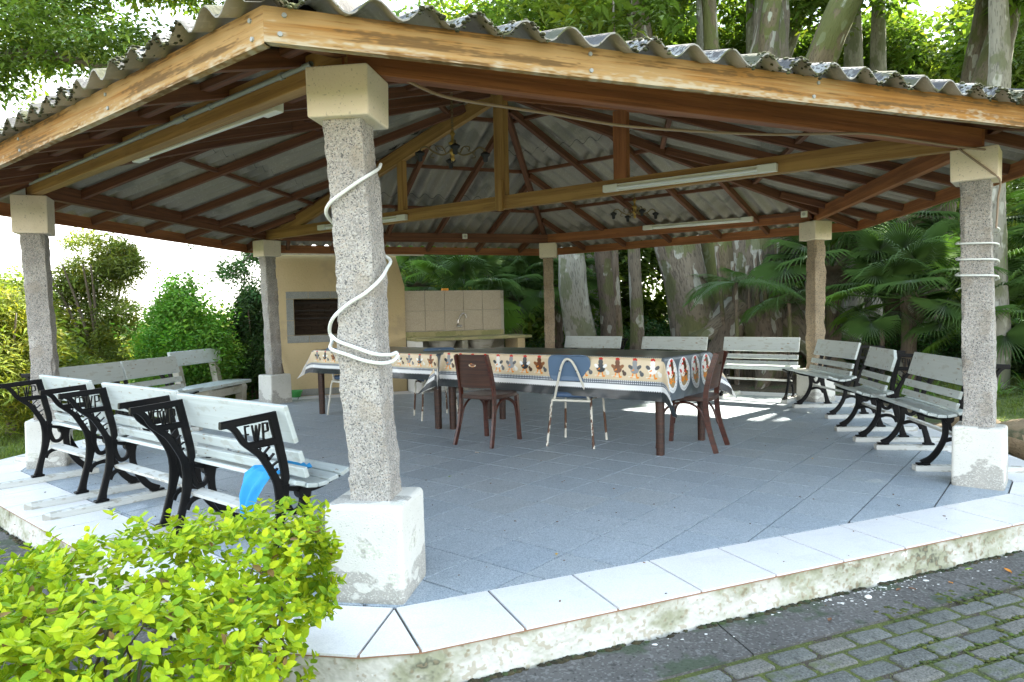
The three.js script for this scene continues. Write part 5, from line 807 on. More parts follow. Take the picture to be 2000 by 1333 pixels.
woodTree(1.9, -9.2, 8.8, .16, M.barkPale, cr(2.1, 1.5, 288), 'leafy tree top above the roof nearest the fig trunks', { lean: [.1, 0] });
woodTree(13.2, -10.5, 9.5, .25, M.barkMossy, cr(1.6, 1.2, 150), 'mossy trunk at the far right above the roof', { lean: [.6, 0] });
woodTree(9.6, -3.1, 7.4, .2, M.barkMossy, cr(1.9, .9, 620), 'tree on the right slope shading the right hand benches', { name: 'slope_tree' });
woodTree(9.0, -.5, 7.4, .2, M.barkMossy, cr(2.1, .9, 900), 'tree beyond the right edge shading the paved corner', { name: 'slope_tree' });
woodTree(8.8, 2.2, 7.4, .2, M.barkMossy, cr(2.1, .9, 900), 'tree at the right shading the front paving', { name: 'slope_tree' });
{ // understorey and the wood's leaf mass, which reads as one
  const f = thing('wood_foliage', 'deep mass of dark and sunlit leaves filling the wood', 'foliage'); f.userData.kind = 'stuff';
  reseed(330); const bl = []; for (let i = 0; i < 46; i++) { const x = rr(-3, 15); bl.push([x, rr(.4, x < 1.5 ? 4.0 : 7.0), rr(-13.4, -10.8), rr(1.3, 2.4), rr(.9, 1.8), rr(1, 1.8)]); } for (let i = 0; i < 14; i++) bl.push([rr(8, 13.5), rr(5.2, 8.2), rr(-12.5, -10), rr(1.1, 1.7), rr(.8, 1.2), rr(.8, 1.2)]); for (let i = 0; i < 30; i++) bl.push([rr(3.5, 15), rr(5.8, 9.2), rr(-13.5, -10.5), rr(1.1, 1.9), rr(.8, 1.3), rr(.8, 1.3)]); for (let i = 0; i < 26; i++) bl.push([rr(-2.5, 11), rr(.2, 4), rr(-11.5, -9), rr(.9, 1.6), rr(.7, 1.2), rr(.7, 1.2)]); for (let i = 0; i < 12; i++) bl.push([rr(10, 16), rr(.6, 5.2), rr(-12, -9), rr(1, 1.8), rr(.8, 1.5), rr(1, 1.6)]);
  crownInto(f, 'leaves', G.round[1], LM.forest, bl, 23000, 1.45, 331, sparky, .62);
  const d = thing('undergrowth', 'low dark green undergrowth behind the right hand benches', 'undergrowth'); d.userData.kind = 'stuff';
  const b2 = []; for (let i = 0; i < 30; i++) { const x = rr(5.6, 12), z = rr(-6.5, -3.2); b2.push([x, GY + bank(x, z) + .25, z, rr(.4, .8), rr(.25, .55), rr(.4, .7)]); } for (let i = 0; i < 16; i++) { const x = rr(-2.2, 4), z = rr(-9, -6.8); b2.push([x, GY + bank(x, z) + .3, z, rr(.5, .9), rr(.3, .7), rr(.4, .7)]); } for (let i = 0; i < 10; i++) { const x = rr(7.5, 12), z = rr(-3, -.8); b2.push([x, GY + bank(x, z) + .2, z, rr(.4, .7), rr(.2, .45), rr(.4, .6)]); }
  crownInto(d, 'leaves', G.small[0], LM.dark, b2, 5200, 1.6, 333, vary(.4, .35));
}
// ---------------------------------------------------------------- palms
function fanGeo(sd, nseg = 46, R = .62) { // pleated fan leaf, base at origin, opening along +x, upper side +y
  reseed(sd); const P = []; for (let i = 0; i < nseg; i++) { const a = (i / (nseg - 1) - .5) * 4.6, L = R * (1 - .22 * pow(abs(a) / 2.3, 2)) * rr(.92, 1.04), da = 4.6 / nseg * .5, fold = .016, dr = rr(.22, .62) + .07 * abs(a);
    const pt = (r, o, h) => { const f = r / R, w = o * min(f < .42 ? f : .42 - (f - .42) * .62, 1) * R; return [cos(a) * r - sin(a) * w, h * (f < .6 ? 1 : .5) - (f > .5 ? dr * pow((f - .5) * 2, 2) * R * .8 : 0) + .10 * f * R * cos(a * .6), sin(a) * r + cos(a) * w]; };
    const rs = [.03, R * .36, R * .68, L]; for (let k = 0; k < 3; k++) { const r0 = rs[k], r1 = rs[k + 1], w0 = da * 1.0, w1 = k === 2 ? .0 : da; const A = pt(r0, -w0, -fold), B = pt(r0, 0, fold), C = pt(r0, w0, -fold), D = pt(r1, -w1, -fold), E = pt(r1, 0, k === 2 ? 0 : fold), F = pt(r1, w1, -fold); if (k < 2) P.push(...A, ...B, ...E, ...A, ...E, ...D, ...B, ...C, ...F, ...B, ...F, ...E); else P.push(...A, ...B, ...E, ...B, ...C, ...E); } }
  const g = new THREE.BufferGeometry(); g.setAttribute('position', new THREE.Float32BufferAttribute(P, 3)); g.computeVertexNormals(); return g;
}
const FAN = [0, 1, 2].map(i => fanGeo(400 + i));
function frondGeo(sd, L = 1.5, n = 42) { reseed(sd); const P = [], q = (t) => [L * t * (1 - .10 * t), L * (.35 * t - .62 * t * t), 0]; for (let i = 2; i < n; i++) for (const s of [-1, 1]) { const t = i / n, b = q(t), l = L * .30 * sin(PI * min(1, t * .9 + .1)) * rr(.85, 1.1) + .05, w = .012, dx = .55, dr = rr(.25, .5); const m = [b[0] + l * dx * .5, b[1] - l * .05, s * l * .45], e = [b[0] + l * dx, b[1] - l * dr, s * l * .82]; P.push(b[0] - w, b[1], 0, m[0] + w, m[1], m[2] + s * w * .2, m[0] - w, m[1], m[2], b[0] - w, b[1], 0, b[0] + w, b[1], 0, m[0] + w, m[1], m[2], m[0] - w, m[1], m[2], m[0] + w, m[1], m[2], ...e); } const g = new THREE.BufferGeometry(); g.setAttribute('position', new THREE.Float32BufferAttribute(P, 3)); g.computeVertexNormals(); return merge([g, noUV(tube([0, .25, .5, .75, 1].map(t => V(...q(t))), .009, 14, 5))]); }
function noUV(g) { g = g.index ? g.toNonIndexed() : g; g.deleteAttribute('uv'); return g; }
const stalkGeo = (() => { const g = noUV(new THREE.CylinderGeometry(.010, .016, 1, 6, 4)); g.translate(0, .5, 0); return g; })();
function fanPalm(x, z, hTrunk, nl, sc, sd, label, aim) {
  const y0 = GY + bank(x, z), o = thing('fan_palm', label, 'palm', [x, y0, z], 0, 'fan palms around the pavilion'); reseed(sd);
  add(o, 'trunk', trunk([V(0, -.1, 0), V(.03, hTrunk * .5, 0), V(0, hTrunk, 0)], [.13 * sc + .03, .11 * sc, .10 * sc], { rs: 12, seg: 16, amp: .25, freq: 5, sd }), M.barkBrown);
  for (let i = 0; i < nl; i++) { const a = i * 2.399 + rr(-.3, .3), el = 1.25 - 1.75 * (i / nl) + rr(-.12, .12), L = sc * rr(.55, .95), d = V(cos(a) * cos(el), sin(el), sin(a) * cos(el)), tip = V(0, hTrunk, 0).addScaledVector(d, L);
    const lf = new THREE.Group(); lf.name = 'leaf'; o.add(lf); const st = add(lf, 'stalk', stalkGeo, LM.palm); st.position.set(0, hTrunk - .03, 0); st.quaternion.setFromUnitVectors(UP, d); st.scale.set(1, L + .05, 1);
    const fx = d.clone(); fx.y -= .35; fx.normalize(); const side = V(-sin(a), 0, cos(a)), up = V().crossVectors(side, fx).normalize(); const b = add(lf, 'blade', FAN[floor(rnd() * 3)], rnd() < .2 ? LM.fern : LM.palm); b.position.copy(tip); const zz = V().crossVectors(fx, up); b.quaternion.setFromRotationMatrix(new THREE.Matrix4().makeBasis(fx, up, zz)); b.rotateX(rr(-.35, .35)); b.scale.setScalar(sc * rr(.85, 1.15)); }
  if (nl > 12) { for (let i = 0; i < 5; i++) { const a = rr(0, 6.28); const b = add(o, 'dead_leaf', FAN[i % 3], M.barkBrown); b.position.set(cos(a) * .15, hTrunk - .1, sin(a) * .15); b.quaternion.setFromRotationMatrix(new THREE.Matrix4().makeBasis(V(cos(a) * .25, -.97, sin(a) * .25).normalize(), V(cos(a), .25, sin(a)).normalize(), V(-sin(a), 0, cos(a)))); b.scale.setScalar(sc * .6); } }
  return o;
}
fanPalm(-.70, -6.2, 1.55, 25, 1.0, 501, 'fan palm whose leaves hang over the sink wall');
fanPalm(.15, -6.9, 1.75, 23, .95, 502, 'fan palm right behind the sink, left of the far column');
fanPalm(1.0, -7.4, 1.9, 22, .95, 503, 'fan palm whose leaves flank the far central column');
fanPalm(-1.9, -7.6, 2.0, 22, 1.0, 504, 'fan palm behind the barbecue hood');
fanPalm(6.35, -3.9, 1.35, 24, 1.0, 505, 'sunlit fan palm right of the back right column');
fanPalm(5.6, -4.9, 1.9, 22, 1.1, 506, 'tall fan palm with dark leaves beside the leaning trunk');
fanPalm(7.3, -3.4, .9, 22, .95, 507, 'low fan palm with bright leaf tips left of the right column');
fanPalm(8.4, -2.9, 1.6, 23, 1.05, 508, 'fan palm at the right edge behind the right column');
fanPalm(6.9, -5.4, 2.5, 21, 1.1, 509, 'tallest fan palm high above the other palms at the right');
fanPalm(9.4, -4.2, 2.2, 22, 1.1, 510, 'fan palm half outside the right edge of the view');
{ const FR = [0, 1].map(i => frondGeo(520 + i)); function featherPalm(x, z, h, dirs, sc, label) { const y0 = GY + bank(x, z), o = thing('feather_palm', label, 'palm', [x, y0, z], 0, 'feather palms in front of the fig'); add(o, 'stem', trunk([V(0, -.1, 0), V(.02, h * .5, 0), V(0, h, 0)], [.05, .04, .035], { rs: 8, seg: 10, sd: x }), M.barkBrown); dirs.forEach((a, i) => { const f = add(o, 'frond', FR[i % 2], LM.palm); f.position.set(0, h, 0); f.rotation.order = 'YZX'; f.rotation.set(((i % 3) - 1) * .35, a, .15 * ((i % 4) - 1)); f.scale.setScalar(sc * (.9 + .1 * (i % 3))); }); }
  featherPalm(3.95, -4.9, 1.75, [PI, .3, 2.2, -1.9, -2.7, -.8, 1.2], .78, 'feather palm with dark fronds in front of the fig trunk'); featherPalm(4.75, -4.6, 1.35, [2.7, -.1, -2.2, -1.2, .9, 3.6], .72, 'smaller feather palm drooping left of the back right column'); featherPalm(6.2, -4.4, 1.0, [2.6, .4, -1.6, 3.6, -.6], .7, 'low feather palm among the ferns at the right'); }
// strap-leaved plants along the right hand bed
{ const bl = (() => { reseed(540); const P = []; for (let i = 0; i < 26; i++) { const a = rr(0, 2 * PI), L = rr(.3, .55), w = .012, e = rr(.5, 1.2); let p0 = V(0, 0, 0), pr = null; const s = V(-sin(a), 0, cos(a)); const pts = []; for (let k = 0; k <= 4; k++) { const t = k / 4; pts.push([V(cos(a) * cos(e) * L * t, L * (sin(e) * t - .55 * t * t * (1.4 - e * .5)), sin(a) * cos(e) * L * t), w * (k === 4 ? 0 : 1 - .15 * k)]); } for (let k = 0; k < 4; k++) { const [A, wa] = pts[k], [B, wb] = pts[k + 1], a1 = A.clone().addScaledVector(s, wa).toArray(), a2 = A.clone().addScaledVector(s, -wa).toArray(), b1 = B.clone().addScaledVector(s, wb).toArray(), b2 = B.clone().addScaledVector(s, -wb).toArray(); P.push(...a1, ...a2, ...b2, ...a1, ...b2, ...b1); } } const g = new THREE.BufferGeometry(); g.setAttribute('position', new THREE.Float32BufferAttribute(P, 3)); g.computeVertexNormals(); return g; })();
  reseed(541); const where = ['behind the back right column', 'behind the short bench', 'behind the right column bench', 'at the foot of the slope', 'beside the boulder', 'under the low fan palm', 'nearest the right edge', 'below the sunlit palm', 'left of the right column', 'between the palms', 'on the upper slope', 'in the shade of the palms'];
  for (let i = 0; i < 12; i++) { const x = 5.2 + i * .38 + rr(-.1, .1), z = -3.0 + i * .16 + rr(-.35, .3); const o = thing('strap_plant', 'clump of arching strap leaves ' + where[i], 'plant', [x, GY + bank(x, z), z], rr(0, 6), 'strap leaved plants'); add(o, 'leaves', bl, i % 3 ? LM.fern : LM.palm, 'stuff').scale.setScalar(rr(.9, 1.5)); } }
{ // boulders edging the bed at the right
  reseed(550); [[4.72, .95, .30, 'rounded tan boulder behind the short bench'], [4.95, 1.55, .33, 'tan boulder behind the bench nearest the right column'], [5.0, 2.45, .34, 'dark boulder behind the right pedestal'], [4.62, .3, .25, 'small boulder beside the far right bench'], [5.2, 3.3, .3, 'dark boulder at the right edge of the view']].forEach(([x, z, r, l], i) => { const g = new THREE.IcosahedronGeometry(r, 4); const p = g.attributes.position; for (let k = 0; k < p.count; k++) { const a = p.getX(k), b = p.getY(k), c = p.getZ(k), f = 1 + .22 * N3(a * 3 + i * 5, b * 3, c * 3) + .06 * N3(a * 11, b * 11 + i, c * 11); p.setXYZ(k, a * f * 1.1, b * f * .72, c * f * 1.35); } const m = add(scene, 'boulder', boxUV(g), M.boulder); m.geometry = (() => { const q = mergeVertices((() => { const h = m.geometry.clone(); h.deleteAttribute('normal'); h.deleteAttribute('uv'); return h; })(), 1e-4); q.computeVertexNormals(); return boxUV(q.toNonIndexed()); })(); m.position.set(x, GY + r * .35, z); tag(m, l, 'boulder', 'boulders edging the bed'); }); }
// ---------------------------------------------------------------- left side: shrubs and trees against the bright sky
function shrub(x, z, stems, blobs, geo, m, n, sc, sd, label, name = 'shrub', tint = vary(.3, .25), bark = M.barkBrown) {
  const o = thing(name, label, name.includes('tree') ? 'tree' : 'shrub', [x, GY, z], 0, name.includes('tree') ? 'trees on the left lawn' : 'shrubs on the left lawn'); reseed(sd + 1);
  stems.forEach((s, i) => add(o, 'stem', trunk(s.map(p => V(...p)), [.028, .022, .016, .008].slice(0, s.length).map(r => r * (s.r || 1)), { rs: 7, seg: 14, sd: sd + i }), bark)); const c = crownInto(o, 'crown', geo, m, blobs, n, sc, sd, tint); return o;
}
const tips = (n, h, w, r = 1) => { const out = []; for (let i = 0; i < n; i++) { const a = rr(0, 6.28), s = [[rr(-.05, .05), -.05, rr(-.05, .05)], [cos(a) * w * .25, h * .35, sin(a) * w * .25], [cos(a) * w * .6, h * .7, sin(a) * w * .6], [cos(a) * w, h, sin(a) * w]]; s.r = r; out.push(s); } return out; };
reseed(600);
shrub(-7.05, -4.9, tips(6, 2.3, .8, 1.5), [[0, 2.25, 0, .62, .62, .6], [-.55, 1.7, .1, .55, .5, .5], [.5, 2.3, .1, .45, .45, .45], [.35, 1.35, .2, .5, .45, .45], [-.35, 1.0, 0, .55, .45, .5], [.05, .7, .2, .5, .4, .5]], G.lance[0], LM.olive, 1900, .62, 601, 'tall loose tree with orange tinged leaves behind the left benches', 'garden_tree', sparky, M.barkBrown);
shrub(-6.0, -5.6, tips(4, 1.5, .5), [[0, 1.35, 0, .5, .6, .5], [.3, .9, .1, .5, .5, .5]], G.lance[1], LM.dark, 800, .62, 603, 'dark leafy shrub between the tall tree and the round bush', 'shrub', vary(.3, .5));
shrub(-4.95, -3.6, tips(5, 1.3, .4), [[0, 1.1, 0, .66, .62, .6], [0, 1.62, 0, .38, .42, .38], [-.25, .7, .15, .55, .45, .5], [.3, .75, 0, .5, .45, .5]], G.small[1], LM.lime, 2600, .8, 605, 'round bright green bush behind the slatted bench', 'shrub', vary(.3, .25));
shrub(-4.15, -4.2, tips(4, 1.5, .35), [[0, 1.25, 0, .36, .55, .36], [.15, .7, 0, .36, .5, .36], [.05, 1.7, 0, .25, .3, .25]], G.small[0], LM.dark, 1100, .85, 607, 'narrow dark green shrub left of the back left column', 'shrub', vary(.35, .3));
shrub(-6.15, -1.4, tips(4, 1.5, .5), [[0, 1.2, 0, .6, .55, .6], [.1, .6, .2, .6, .5, .6], [-.4, 1.5, 0, .45, .4, .45]], G.lance[0], LM.yellow, 1200, .6, 609, 'yellow green shrub at the left edge behind the left column', 'shrub', sparky);
shrub(-7.1, -2.8, tips(4, 1.9, .5), [[0, 1.5, 0, .7, .6, .6], [.3, .8, .2, .7, .6, .6]], G.round[2], LM.olive, 900, .75, 611, 'olive shrub behind the yellow one at the left edge', 'shrub', sparky);
reseed(620); ['beside the left column', 'under the tall loose tree', 'in front of the dark shrub', 'between bush and tree', 'below the round bush', 'behind the garden bench', 'left of the narrow shrub', 'far left by the lawn'].forEach((w, i) => { const x = [-6.4, -6.6, -5.7, -6.1, -5.1, -4.7, -4.5, -7.6][i], z = [-1.9, -3.4, -4.2, -3.0, -2.9, -4.6, -4.9, -.6][i]; shrub(x, z, tips(5, .55, .2, .5), [[0, .45, 0, .38, .34, .36], [.2, .25, .1, .36, .25, .3]], i % 2 ? G.lance[1] : G.small[0], [LM.yellow, LM.lime, LM.olive][i % 3], 320, .6, 621 + i, 'low yellow leafed plant ' + w, 'shrub', sparky); });
{ // banana-like leaves and far hedge
  const f = thing('far_hedge', 'hazy distant belt of pale trees beyond the lawn', 'foliage'); f.userData.kind = 'stuff'; reseed(640); const bl = []; for (let i = 0; i < 20; i++) bl.push([rr(-34, -7), rr(-.4, .5), rr(-26, -14), rr(1.2, 2.6), rr(.6, 1.3), rr(1, 2)]); crownInto(f, 'leaves', G.round[1], LM.olive, bl, 4200, 1.7, 641, sparky);
  const b = thing('banana_plant', 'young banana plant with upright yellow green leaves', 'plant', [-4.85, GY, -5.6]); reseed(650); const bg = (() => { const P = [], n = 10; for (let i = 0; i < n; i++) { const t0 = i / n, t1 = (i + 1) / n, w = (t) => .11 * pow(sin(PI * min(1, t * .92 + .06)), .6), q = (t, s) => [.25 * t * t, 1.0 * t - .12 * t * t, s * w(t)], y = .02; P.push(...q(t0, -1), ...q(t0, 0), ...q(t1, 0), ...q(t0, -1), ...q(t1, 0), ...q(t1, -1), ...q(t0, 0), ...q(t0, 1), ...q(t1, 1), ...q(t0, 0), ...q(t1, 1), ...q(t1, 0)); } const g = new THREE.BufferGeometry(); g.setAttribute('position', new THREE.Float32BufferAttribute(P, 3)); g.computeVertexNormals(); return g; })();
  add(b, 'stem', trunk([V(0, 0, 0), V(.01, .5, 0), V(0, .95, 0)], [.06, .05, .035], { rs: 8, seg: 8 }), LM.lime); for (let i = 0; i < 5; i++) { const l = add(b, 'leaf', bg, LM.yellow); l.position.y = .85; l.rotation.order = 'YZX'; l.rotation.set(0, i * 1.3, -.1 - .25 * (i % 3)); l.scale.setScalar(.75 + .1 * (i % 3)); }
}
{ // tree behind the barbecue whose branch hangs left of the back left column
  const o = thing('overhanging_tree', 'tree behind the barbecue with a leafy branch hanging left of the column', 'tree', [-3.9, GY, -6.3], 0, 'trees on the left lawn'); add(o, 'trunk', trunk([V(0, 0, 0), V(.1, 1.6, 0), V(-.05, 3, 0), V(.1, 5.2, .1)], [.13, .11, .1, .04], { rs: 10, seg: 18, sd: 5 }), M.barkBrown);
  add(o, 'branch', trunk([V(0, 2.5, 0), V(-.2, 2.75, .8), V(-.35, 2.5, 1.6), V(-.55, 2.1, 2.1)], [.05, .04, .028, .012], { rs: 7, seg: 14, sd: 6 }), M.barkBrown); crownInto(o, 'crown', G.small[1], LM.dark, [[-.55, 2.15, 2.0, .36, .30, .3], [-.35, 2.5, 1.6, .3, .25, .3], [-1.3, 2.75, 1.9, .3, .22, .25], [.2, 5.0, 0, .8, .6, .8], [.3, 3.6, .6, .5, .4, .5]], 1300, .8, 660, vary(.3, .3));
}
{ // big tree whose branches reach over the upper left
  const o = thing('shade_tree', 'large tree with spreading leafy branches above the left roof edge', 'tree', [-8.6, GY, -4.6], 0, 'trees on the left lawn'); const T = (n, p, r) => add(o, n, trunk(p.map(q => V(...q)), r, { rs: 12, seg: 26, sd: n.length + p.length, amp: .15 }), M.barkFig);
  T('trunk', [[-1.6, 0, 0], [-1.5, 2, 0], [-1.2, 4, .1], [-.6, 6.4, .3], [0, 8.6, .4]], [.34, .28, .24, .18, .08]); T('branch', [[-1.1, 4.4, .1], [0, 5.3, .5], [1.3, 5.5, .9], [2.6, 5.2, 1.1], [3.7, 4.9, 1.2]], [.15, .11, .08, .055, .02]); T('branch', [[-.8, 5.6, .2], [.6, 6.8, .2], [2.0, 7.2, .3], [3.6, 7.1, .2]], [.14, .1, .07, .02]); T('branch', [[-1.3, 3.6, .1], [-.4, 4.2, .8], [.4, 4.3, 1.4], [1.2, 4.0, 1.8]], [.1, .07, .05, .02]);
  crownInto(o, 'crown', G.round[2], LM.forest, [[.3, 5.4, .6, 1.0, .5, .8], [1.6, 5.7, .9, .9, .5, .8], [2.8, 5.5, 1.1, .9, .45, .7], [3.7, 5.0, 1.2, .6, .4, .5], [1.0, 6.6, .4, 1.2, .6, .9], [2.6, 7.1, .3, 1.3, .6, .9], [4.0, 6.9, .3, 1.0, .5, .8], [-.8, 4.7, 1.0, .9, .5, .8], [.2, 4.3, 1.5, .7, .35, .6], [-.2, 7.8, .4, 1.4, .8, 1.2], [5.3, 6.8, .2, .8, .5, .7]], 3600, .75, 671, sparky);
}
// ---------------------------------------------------------------- golden hedge in the foreground
{
  const o = thing('golden_bush', 'bright lime yellow leafy bush in the left foreground', 'bush', [-1.2, GY, 5.15]); reseed(700);
  const leaf = (v) => { reseed(701 + v); const P = [], L = 1, W = .27 + .03 * v, n = 5, cur = .10 + .06 * v; const q = (t, s) => [t * L, -cur * t * t + .10 * abs(s) * (1 - t), s * W * pow(sin(PI * pow(clamp(t, 0, 1), .85)), .85)]; for (let i = 0; i < n; i++) { const a = i / n, b = (i + 1) / n; for (const s of [-1, 1]) { const A = q(a, 0), B = q(a, s), C = q(b, s), D = q(b, 0); if (i > 0) P.push(...A, ...B, ...C); if (i < n - 1 || true) P.push(...A, ...C, ...D); } } const g = new THREE.BufferGeometry(); g.setAttribute('position', new THREE.Float32BufferAttribute(P, 3)); g.computeVertexNormals(); return g; };
  const LG = [0, 1, 2].map(leaf), LMt = [[.43, .56, .010], [.34, .49, .012], [.52, .60, .014], [.22, .38, .014], [.26, .16, .05]].map(c => leafMat(c, .4, .8));
  const blobs = [[.42, .50, -.28, .40, .24, .26], [.05, .47, -.12, .42, .25, .34], [-.35, .42, .05, .42, .26, .36], [-.62, .26, .30, .36, .26, .34], [-.95, .10, .45, .38, .26, .36], [-.25, .45, .42, .40, .30, .34], [.18, .36, .22, .36, .30, .32], [.44, .28, -.02, .30, .30, .28], [-.55, .40, .62, .38, .26, .32], [.0, .22, .45, .45, .25, .35], [.50, .46, -.36, .14, .18, .16], [-1.2, .02, .2, .3, .2, .3]];
  const inside = (p, f) => blobs.some(b => pow((p.x - b[0]) / b[3], 2) + pow((p.y - b[1]) / b[4], 2) + pow((p.z - b[2]) / b[5], 2) < f);
  reseed(710); const L = []; let tries = 0;
  while (L.length < 23000 && tries++ < 90000) {
    const b = blobs[floor(rnd() * blobs.length)], u = rr(-.75, 1), a = rr(0, 2 * PI), s = sqrt(max(0, 1 - u * u)), f = rr(.72, 1.06) + (rnd() < .05 ? rr(0, .16) : 0), n = V(cos(a) * s, u, sin(a) * s), p = V(b[0] + n.x * b[3] * f, b[1] + n.y * b[4] * f, b[2] + n.z * b[5] * f);
    if (inside(p, .40) || p.y < .02 || N3(p.x * 5, p.y * 5, p.z * 5) < -.46) continue; const wx = p.x - 1.2, wz = p.z + 5.15; if (wx > -.60) continue;
    // a sprig: opposite leaves up a short shoot
    const dir = V(n.x * .7 + rr(-.4, .4), n.y * .6 + rr(.2, .9), n.z * .7 + rr(-.4, .4)).normalize(), k = floor(rr(2, 5)); const side = V().crossVectors(dir, V(rr(-1, 1), rr(-1, 1), rr(-1, 1))).normalize(), other = V().crossVectors(dir, side);
    for (let i = 0; i < k; i++) for (const e of [-1, 1]) { const ax = (i % 2 ? side : other).clone().multiplyScalar(e), pos = p.clone().addScaledVector(dir, i * .013), x = ax.addScaledVector(dir, .55 + i * .22).normalize(), up = dir.clone().addScaledVector(x, -dir.dot(x)).normalize(), z = V().crossVectors(x, up), sz = rr(.020, .049) * (1 - .08 * i); L.push({ m: new THREE.Matrix4().makeBasis(x.multiplyScalar(sz), up.multiplyScalar(sz), z.multiplyScalar(sz)).setPosition(pos), d: pos.distanceTo(V(1.27, 1.39, 2.04)) - (n.y > 0 || n.z > 0 ? .4 : 0), v: floor(rnd() * 3), c: rnd() < .015 ? 4 : rnd() < .2 ? 3 : floor(rnd() * 3) }); }
  }
  L.sort((a, b) => a.d - b.d); const single = []; const stepN = max(1, floor(L.length * .5 / 300)); L.forEach((l, i) => { l.single = i < stepN * 300 && i % stepN === 0; });
  L.filter(l => l.single).slice(0, 298).forEach(l => { const m = add(o, 'leaf', LG[l.v], LMt[l.c]); m.matrixAutoUpdate = true; l.m.decompose(m.position, m.quaternion, m.scale); });
  for (let c = 0; c < 5; c++) for (let v = 0; v < 3; v++) { const s = L.filter(l => !l.single && l.c === c && l.v === v); if (s.length) instanced(o, 'leaves', LG[v], LMt[c], s.map(l => l.m)); }
  reseed(720); const tw = []; for (let i = 0; i < 60; i++) { const b = blobs[floor(rnd() * blobs.length)], e = V(min(b[0] + rr(-.2, .2), .5), b[1] + rr(-.05, .12), b[2] + rr(-.15, .15)); tw.push(noUV(tube([V(b[0] * .6 + rr(-.1, .1), 0, b[2] * .6 + rr(-.1, .1)), V(b[0] * .8 + rr(-.1, .1), b[1] * .5, b[2] * .8), e], rr(.003, .007), 8, 5))); } add(o, 'twigs', merge(tw), M.barkBrown, 'stuff');
  const sp = (() => { const P = [], n = 8; for (let i = 0; i < n; i++) { const t0 = i / n, t1 = (i + 1) / n, q = (t, s) => [.42 * t, .40 * t - .46 * t * t * t, s * .010 * (1 - t * t)]; P.push(...q(t0, -1), ...q(t0, 1), ...q(t1, 1), ...q(t0, -1), ...q(t1, 1), ...q(t1, -1)); } const g = new THREE.BufferGeometry(); g.setAttribute('position', new THREE.Float32BufferAttribute(P, 3)); g.computeVertexNormals(); return g; })();
  const d = thing('grass_tuft', 'dark green strap leaves growing up through the golden bush', 'plant', [-1.02, GY + .25, 5.35]); for (let i = 0; i < 13; i++) { const m = add(d, 'leaf', sp, LM.fern); m.rotation.order = 'YZX'; m.rotation.set(0, rr(0, 6.28), rr(-.1, .4)); m.scale.setScalar(rr(.65, 1.15)); }
}
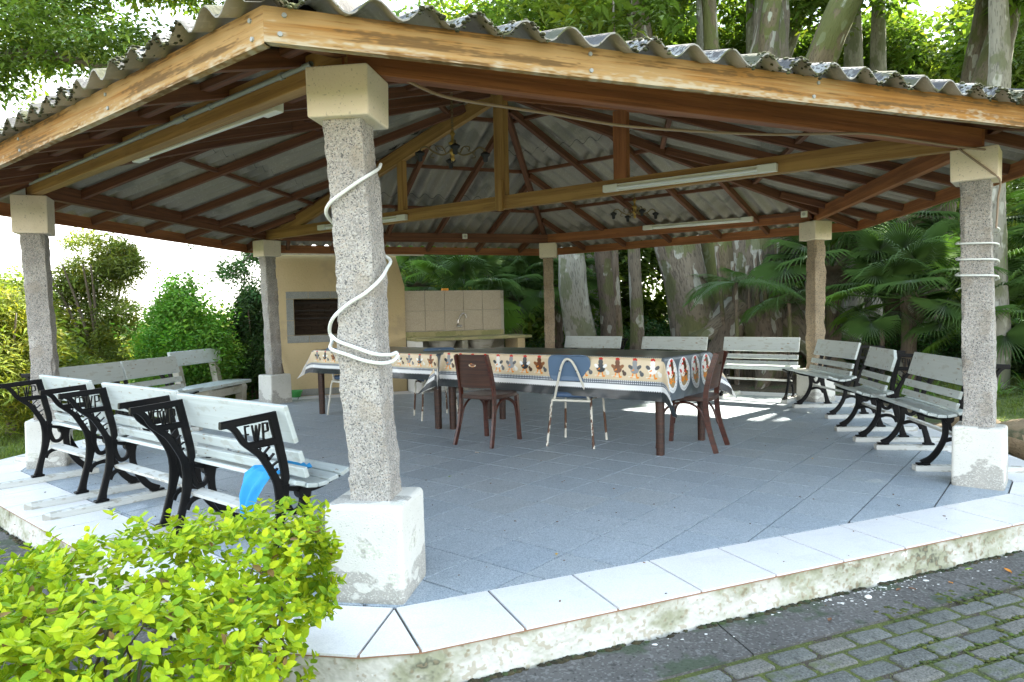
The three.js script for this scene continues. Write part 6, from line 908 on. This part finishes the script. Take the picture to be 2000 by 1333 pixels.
// ---------------------------------------------------------------- fallen leaves and small things
{
  const lg = (() => { const P = [], n = 6; for (let i = 0; i < n; i++) { const a = i / n, b = (i + 1) / n, q = (t, s) => [t - .5, .12 * pow(t - .5, 2) + .10 * abs(s) + .04 * sin(t * 5), s * .24 * sin(PI * clamp(t, .02, .98))]; for (const s of [-1, 1]) P.push(...q(a, 0), ...q(a, s), ...q(b, s), ...q(a, 0), ...q(b, s), ...q(b, 0)); } const g = new THREE.BufferGeometry(); g.setAttribute('position', new THREE.Float32BufferAttribute(P, 3)); g.computeVertexNormals(); return g; })();
  const C = { yellow: mat({ c: [.62, .38, .03], roughness: .7 }), brown: mat({ c: [.16, .075, .035], roughness: .85 }), orange: mat({ c: [.55, .22, .025], roughness: .7 }), green: mat({ c: [.20, .30, .04], roughness: .7 }), pale: mat({ c: [.62, .50, .33], roughness: .8 }) };
  reseed(800); const put = (x, z, y, s, c, label, g) => { const m = add(scene, 'fallen_leaf', lg, C[c]); m.position.set(x, y + .0015, z); m.rotation.set(rr(-.1, .1), rr(0, 6.28), rr(-.1, .1)); m.scale.setScalar(s); tag(m, label, 'leaf', g); };
  put(.27, 3.72, 0, .034, 'yellow', 'small yellow leaf on the grey tiles near the white border', 'fallen leaves'); put(2.45, 1.65, 0, .03, 'yellow', 'tiny yellow leaf on the tiles left of the right bench', 'fallen leaves'); put(-.26, 1.12, 0, .035, 'pale', 'pale dry leaf on the floor under the dark wooden chair', 'fallen leaves'); put(-.42, 2.0, 0, .03, 'green', 'greenish leaf on the floor right of the front column', 'fallen leaves');
  const S = sides[0], g0 = (q, s) => [S.n[0] * q + S.t[0] * s, S.n[1] * q + S.t[1] * s], q1 = S.q + BT, sg = S.t[0] > 0 ? 1 : -1;
  const pts = [[.15, .55, 'orange', 'orange brown leaf on the dark apron near the middle'], [.17, .95, 'orange', 'orange leaf lying where the apron meets the pavers'], [.10, .25, 'brown', 'curled brown leaf close under the platform rim'], [.12, .32, 'brown', 'second brown leaf close under the platform rim'], [.10, 1.55, 'yellow', 'yellow leaf on the apron at the right'], [.22, 1.2, 'brown', 'brown leaf on the mossy apron edge'], [.16, 2.0, 'brown', 'brown leaf on the apron at the far right'], [.24, 1.75, 'orange', 'orange leaf on the moss at the right'], [.07, .8, 'green', 'green leaf beside the white paint splashes'], [.30, 1.45, 'brown', 'brown leaf caught between the pavers'], [.36, .98, 'pale', 'pale leaf on the pavers'], [.2, -.3, 'brown', 'dead leaf on the apron below the front corner'], [.42, 1.9, 'brown', 'brown leaf on the rightmost pavers']];
  pts.forEach(([dq, s, c, l]) => { const [x, z] = g0(q1 + dq, s * sg); put(x, z, GY + .011, rr(.03, .05), c, l, 'fallen leaves'); });
  { const [x, z] = g0(q1 + .42, 1.28 * sg), m = add(scene, 'fallen_fruit', (() => { const g = new THREE.SphereGeometry(.011, 14, 10); g.scale(1, .9, 1); return g; })(), M.orange); m.position.set(x, GY + .018, z); tag(m, 'small round orange berry lying on the pavers', 'berry'); }
  { const [x, z] = g0(q1 + .10, .05 * sg), m = add(scene, 'pebble', (() => { const g = new THREE.IcosahedronGeometry(.013, 2); g.scale(1.3, .7, 1); return g; })(), M.whitePaint); m.position.set(x, GY + .014, z); tag(m, 'small white pebble on the dark apron', 'pebble'); }
  { const [x, z] = g0(q1 + .52, .92 * sg), o = thing('weed', 'small green weed sprouting between the pavers', 'weed', [x, GY, z]); reseed(811); for (let i = 0; i < 11; i++) { const m = add(o, 'leaf', lg, LM.lime); const a = i * 2.4; m.position.set(cos(a) * .02, .012, sin(a) * .02); m.rotation.order = 'YZX'; m.rotation.set(0, -a, .35); m.scale.setScalar(.05); } }
}
renderer.render(scene, camera);
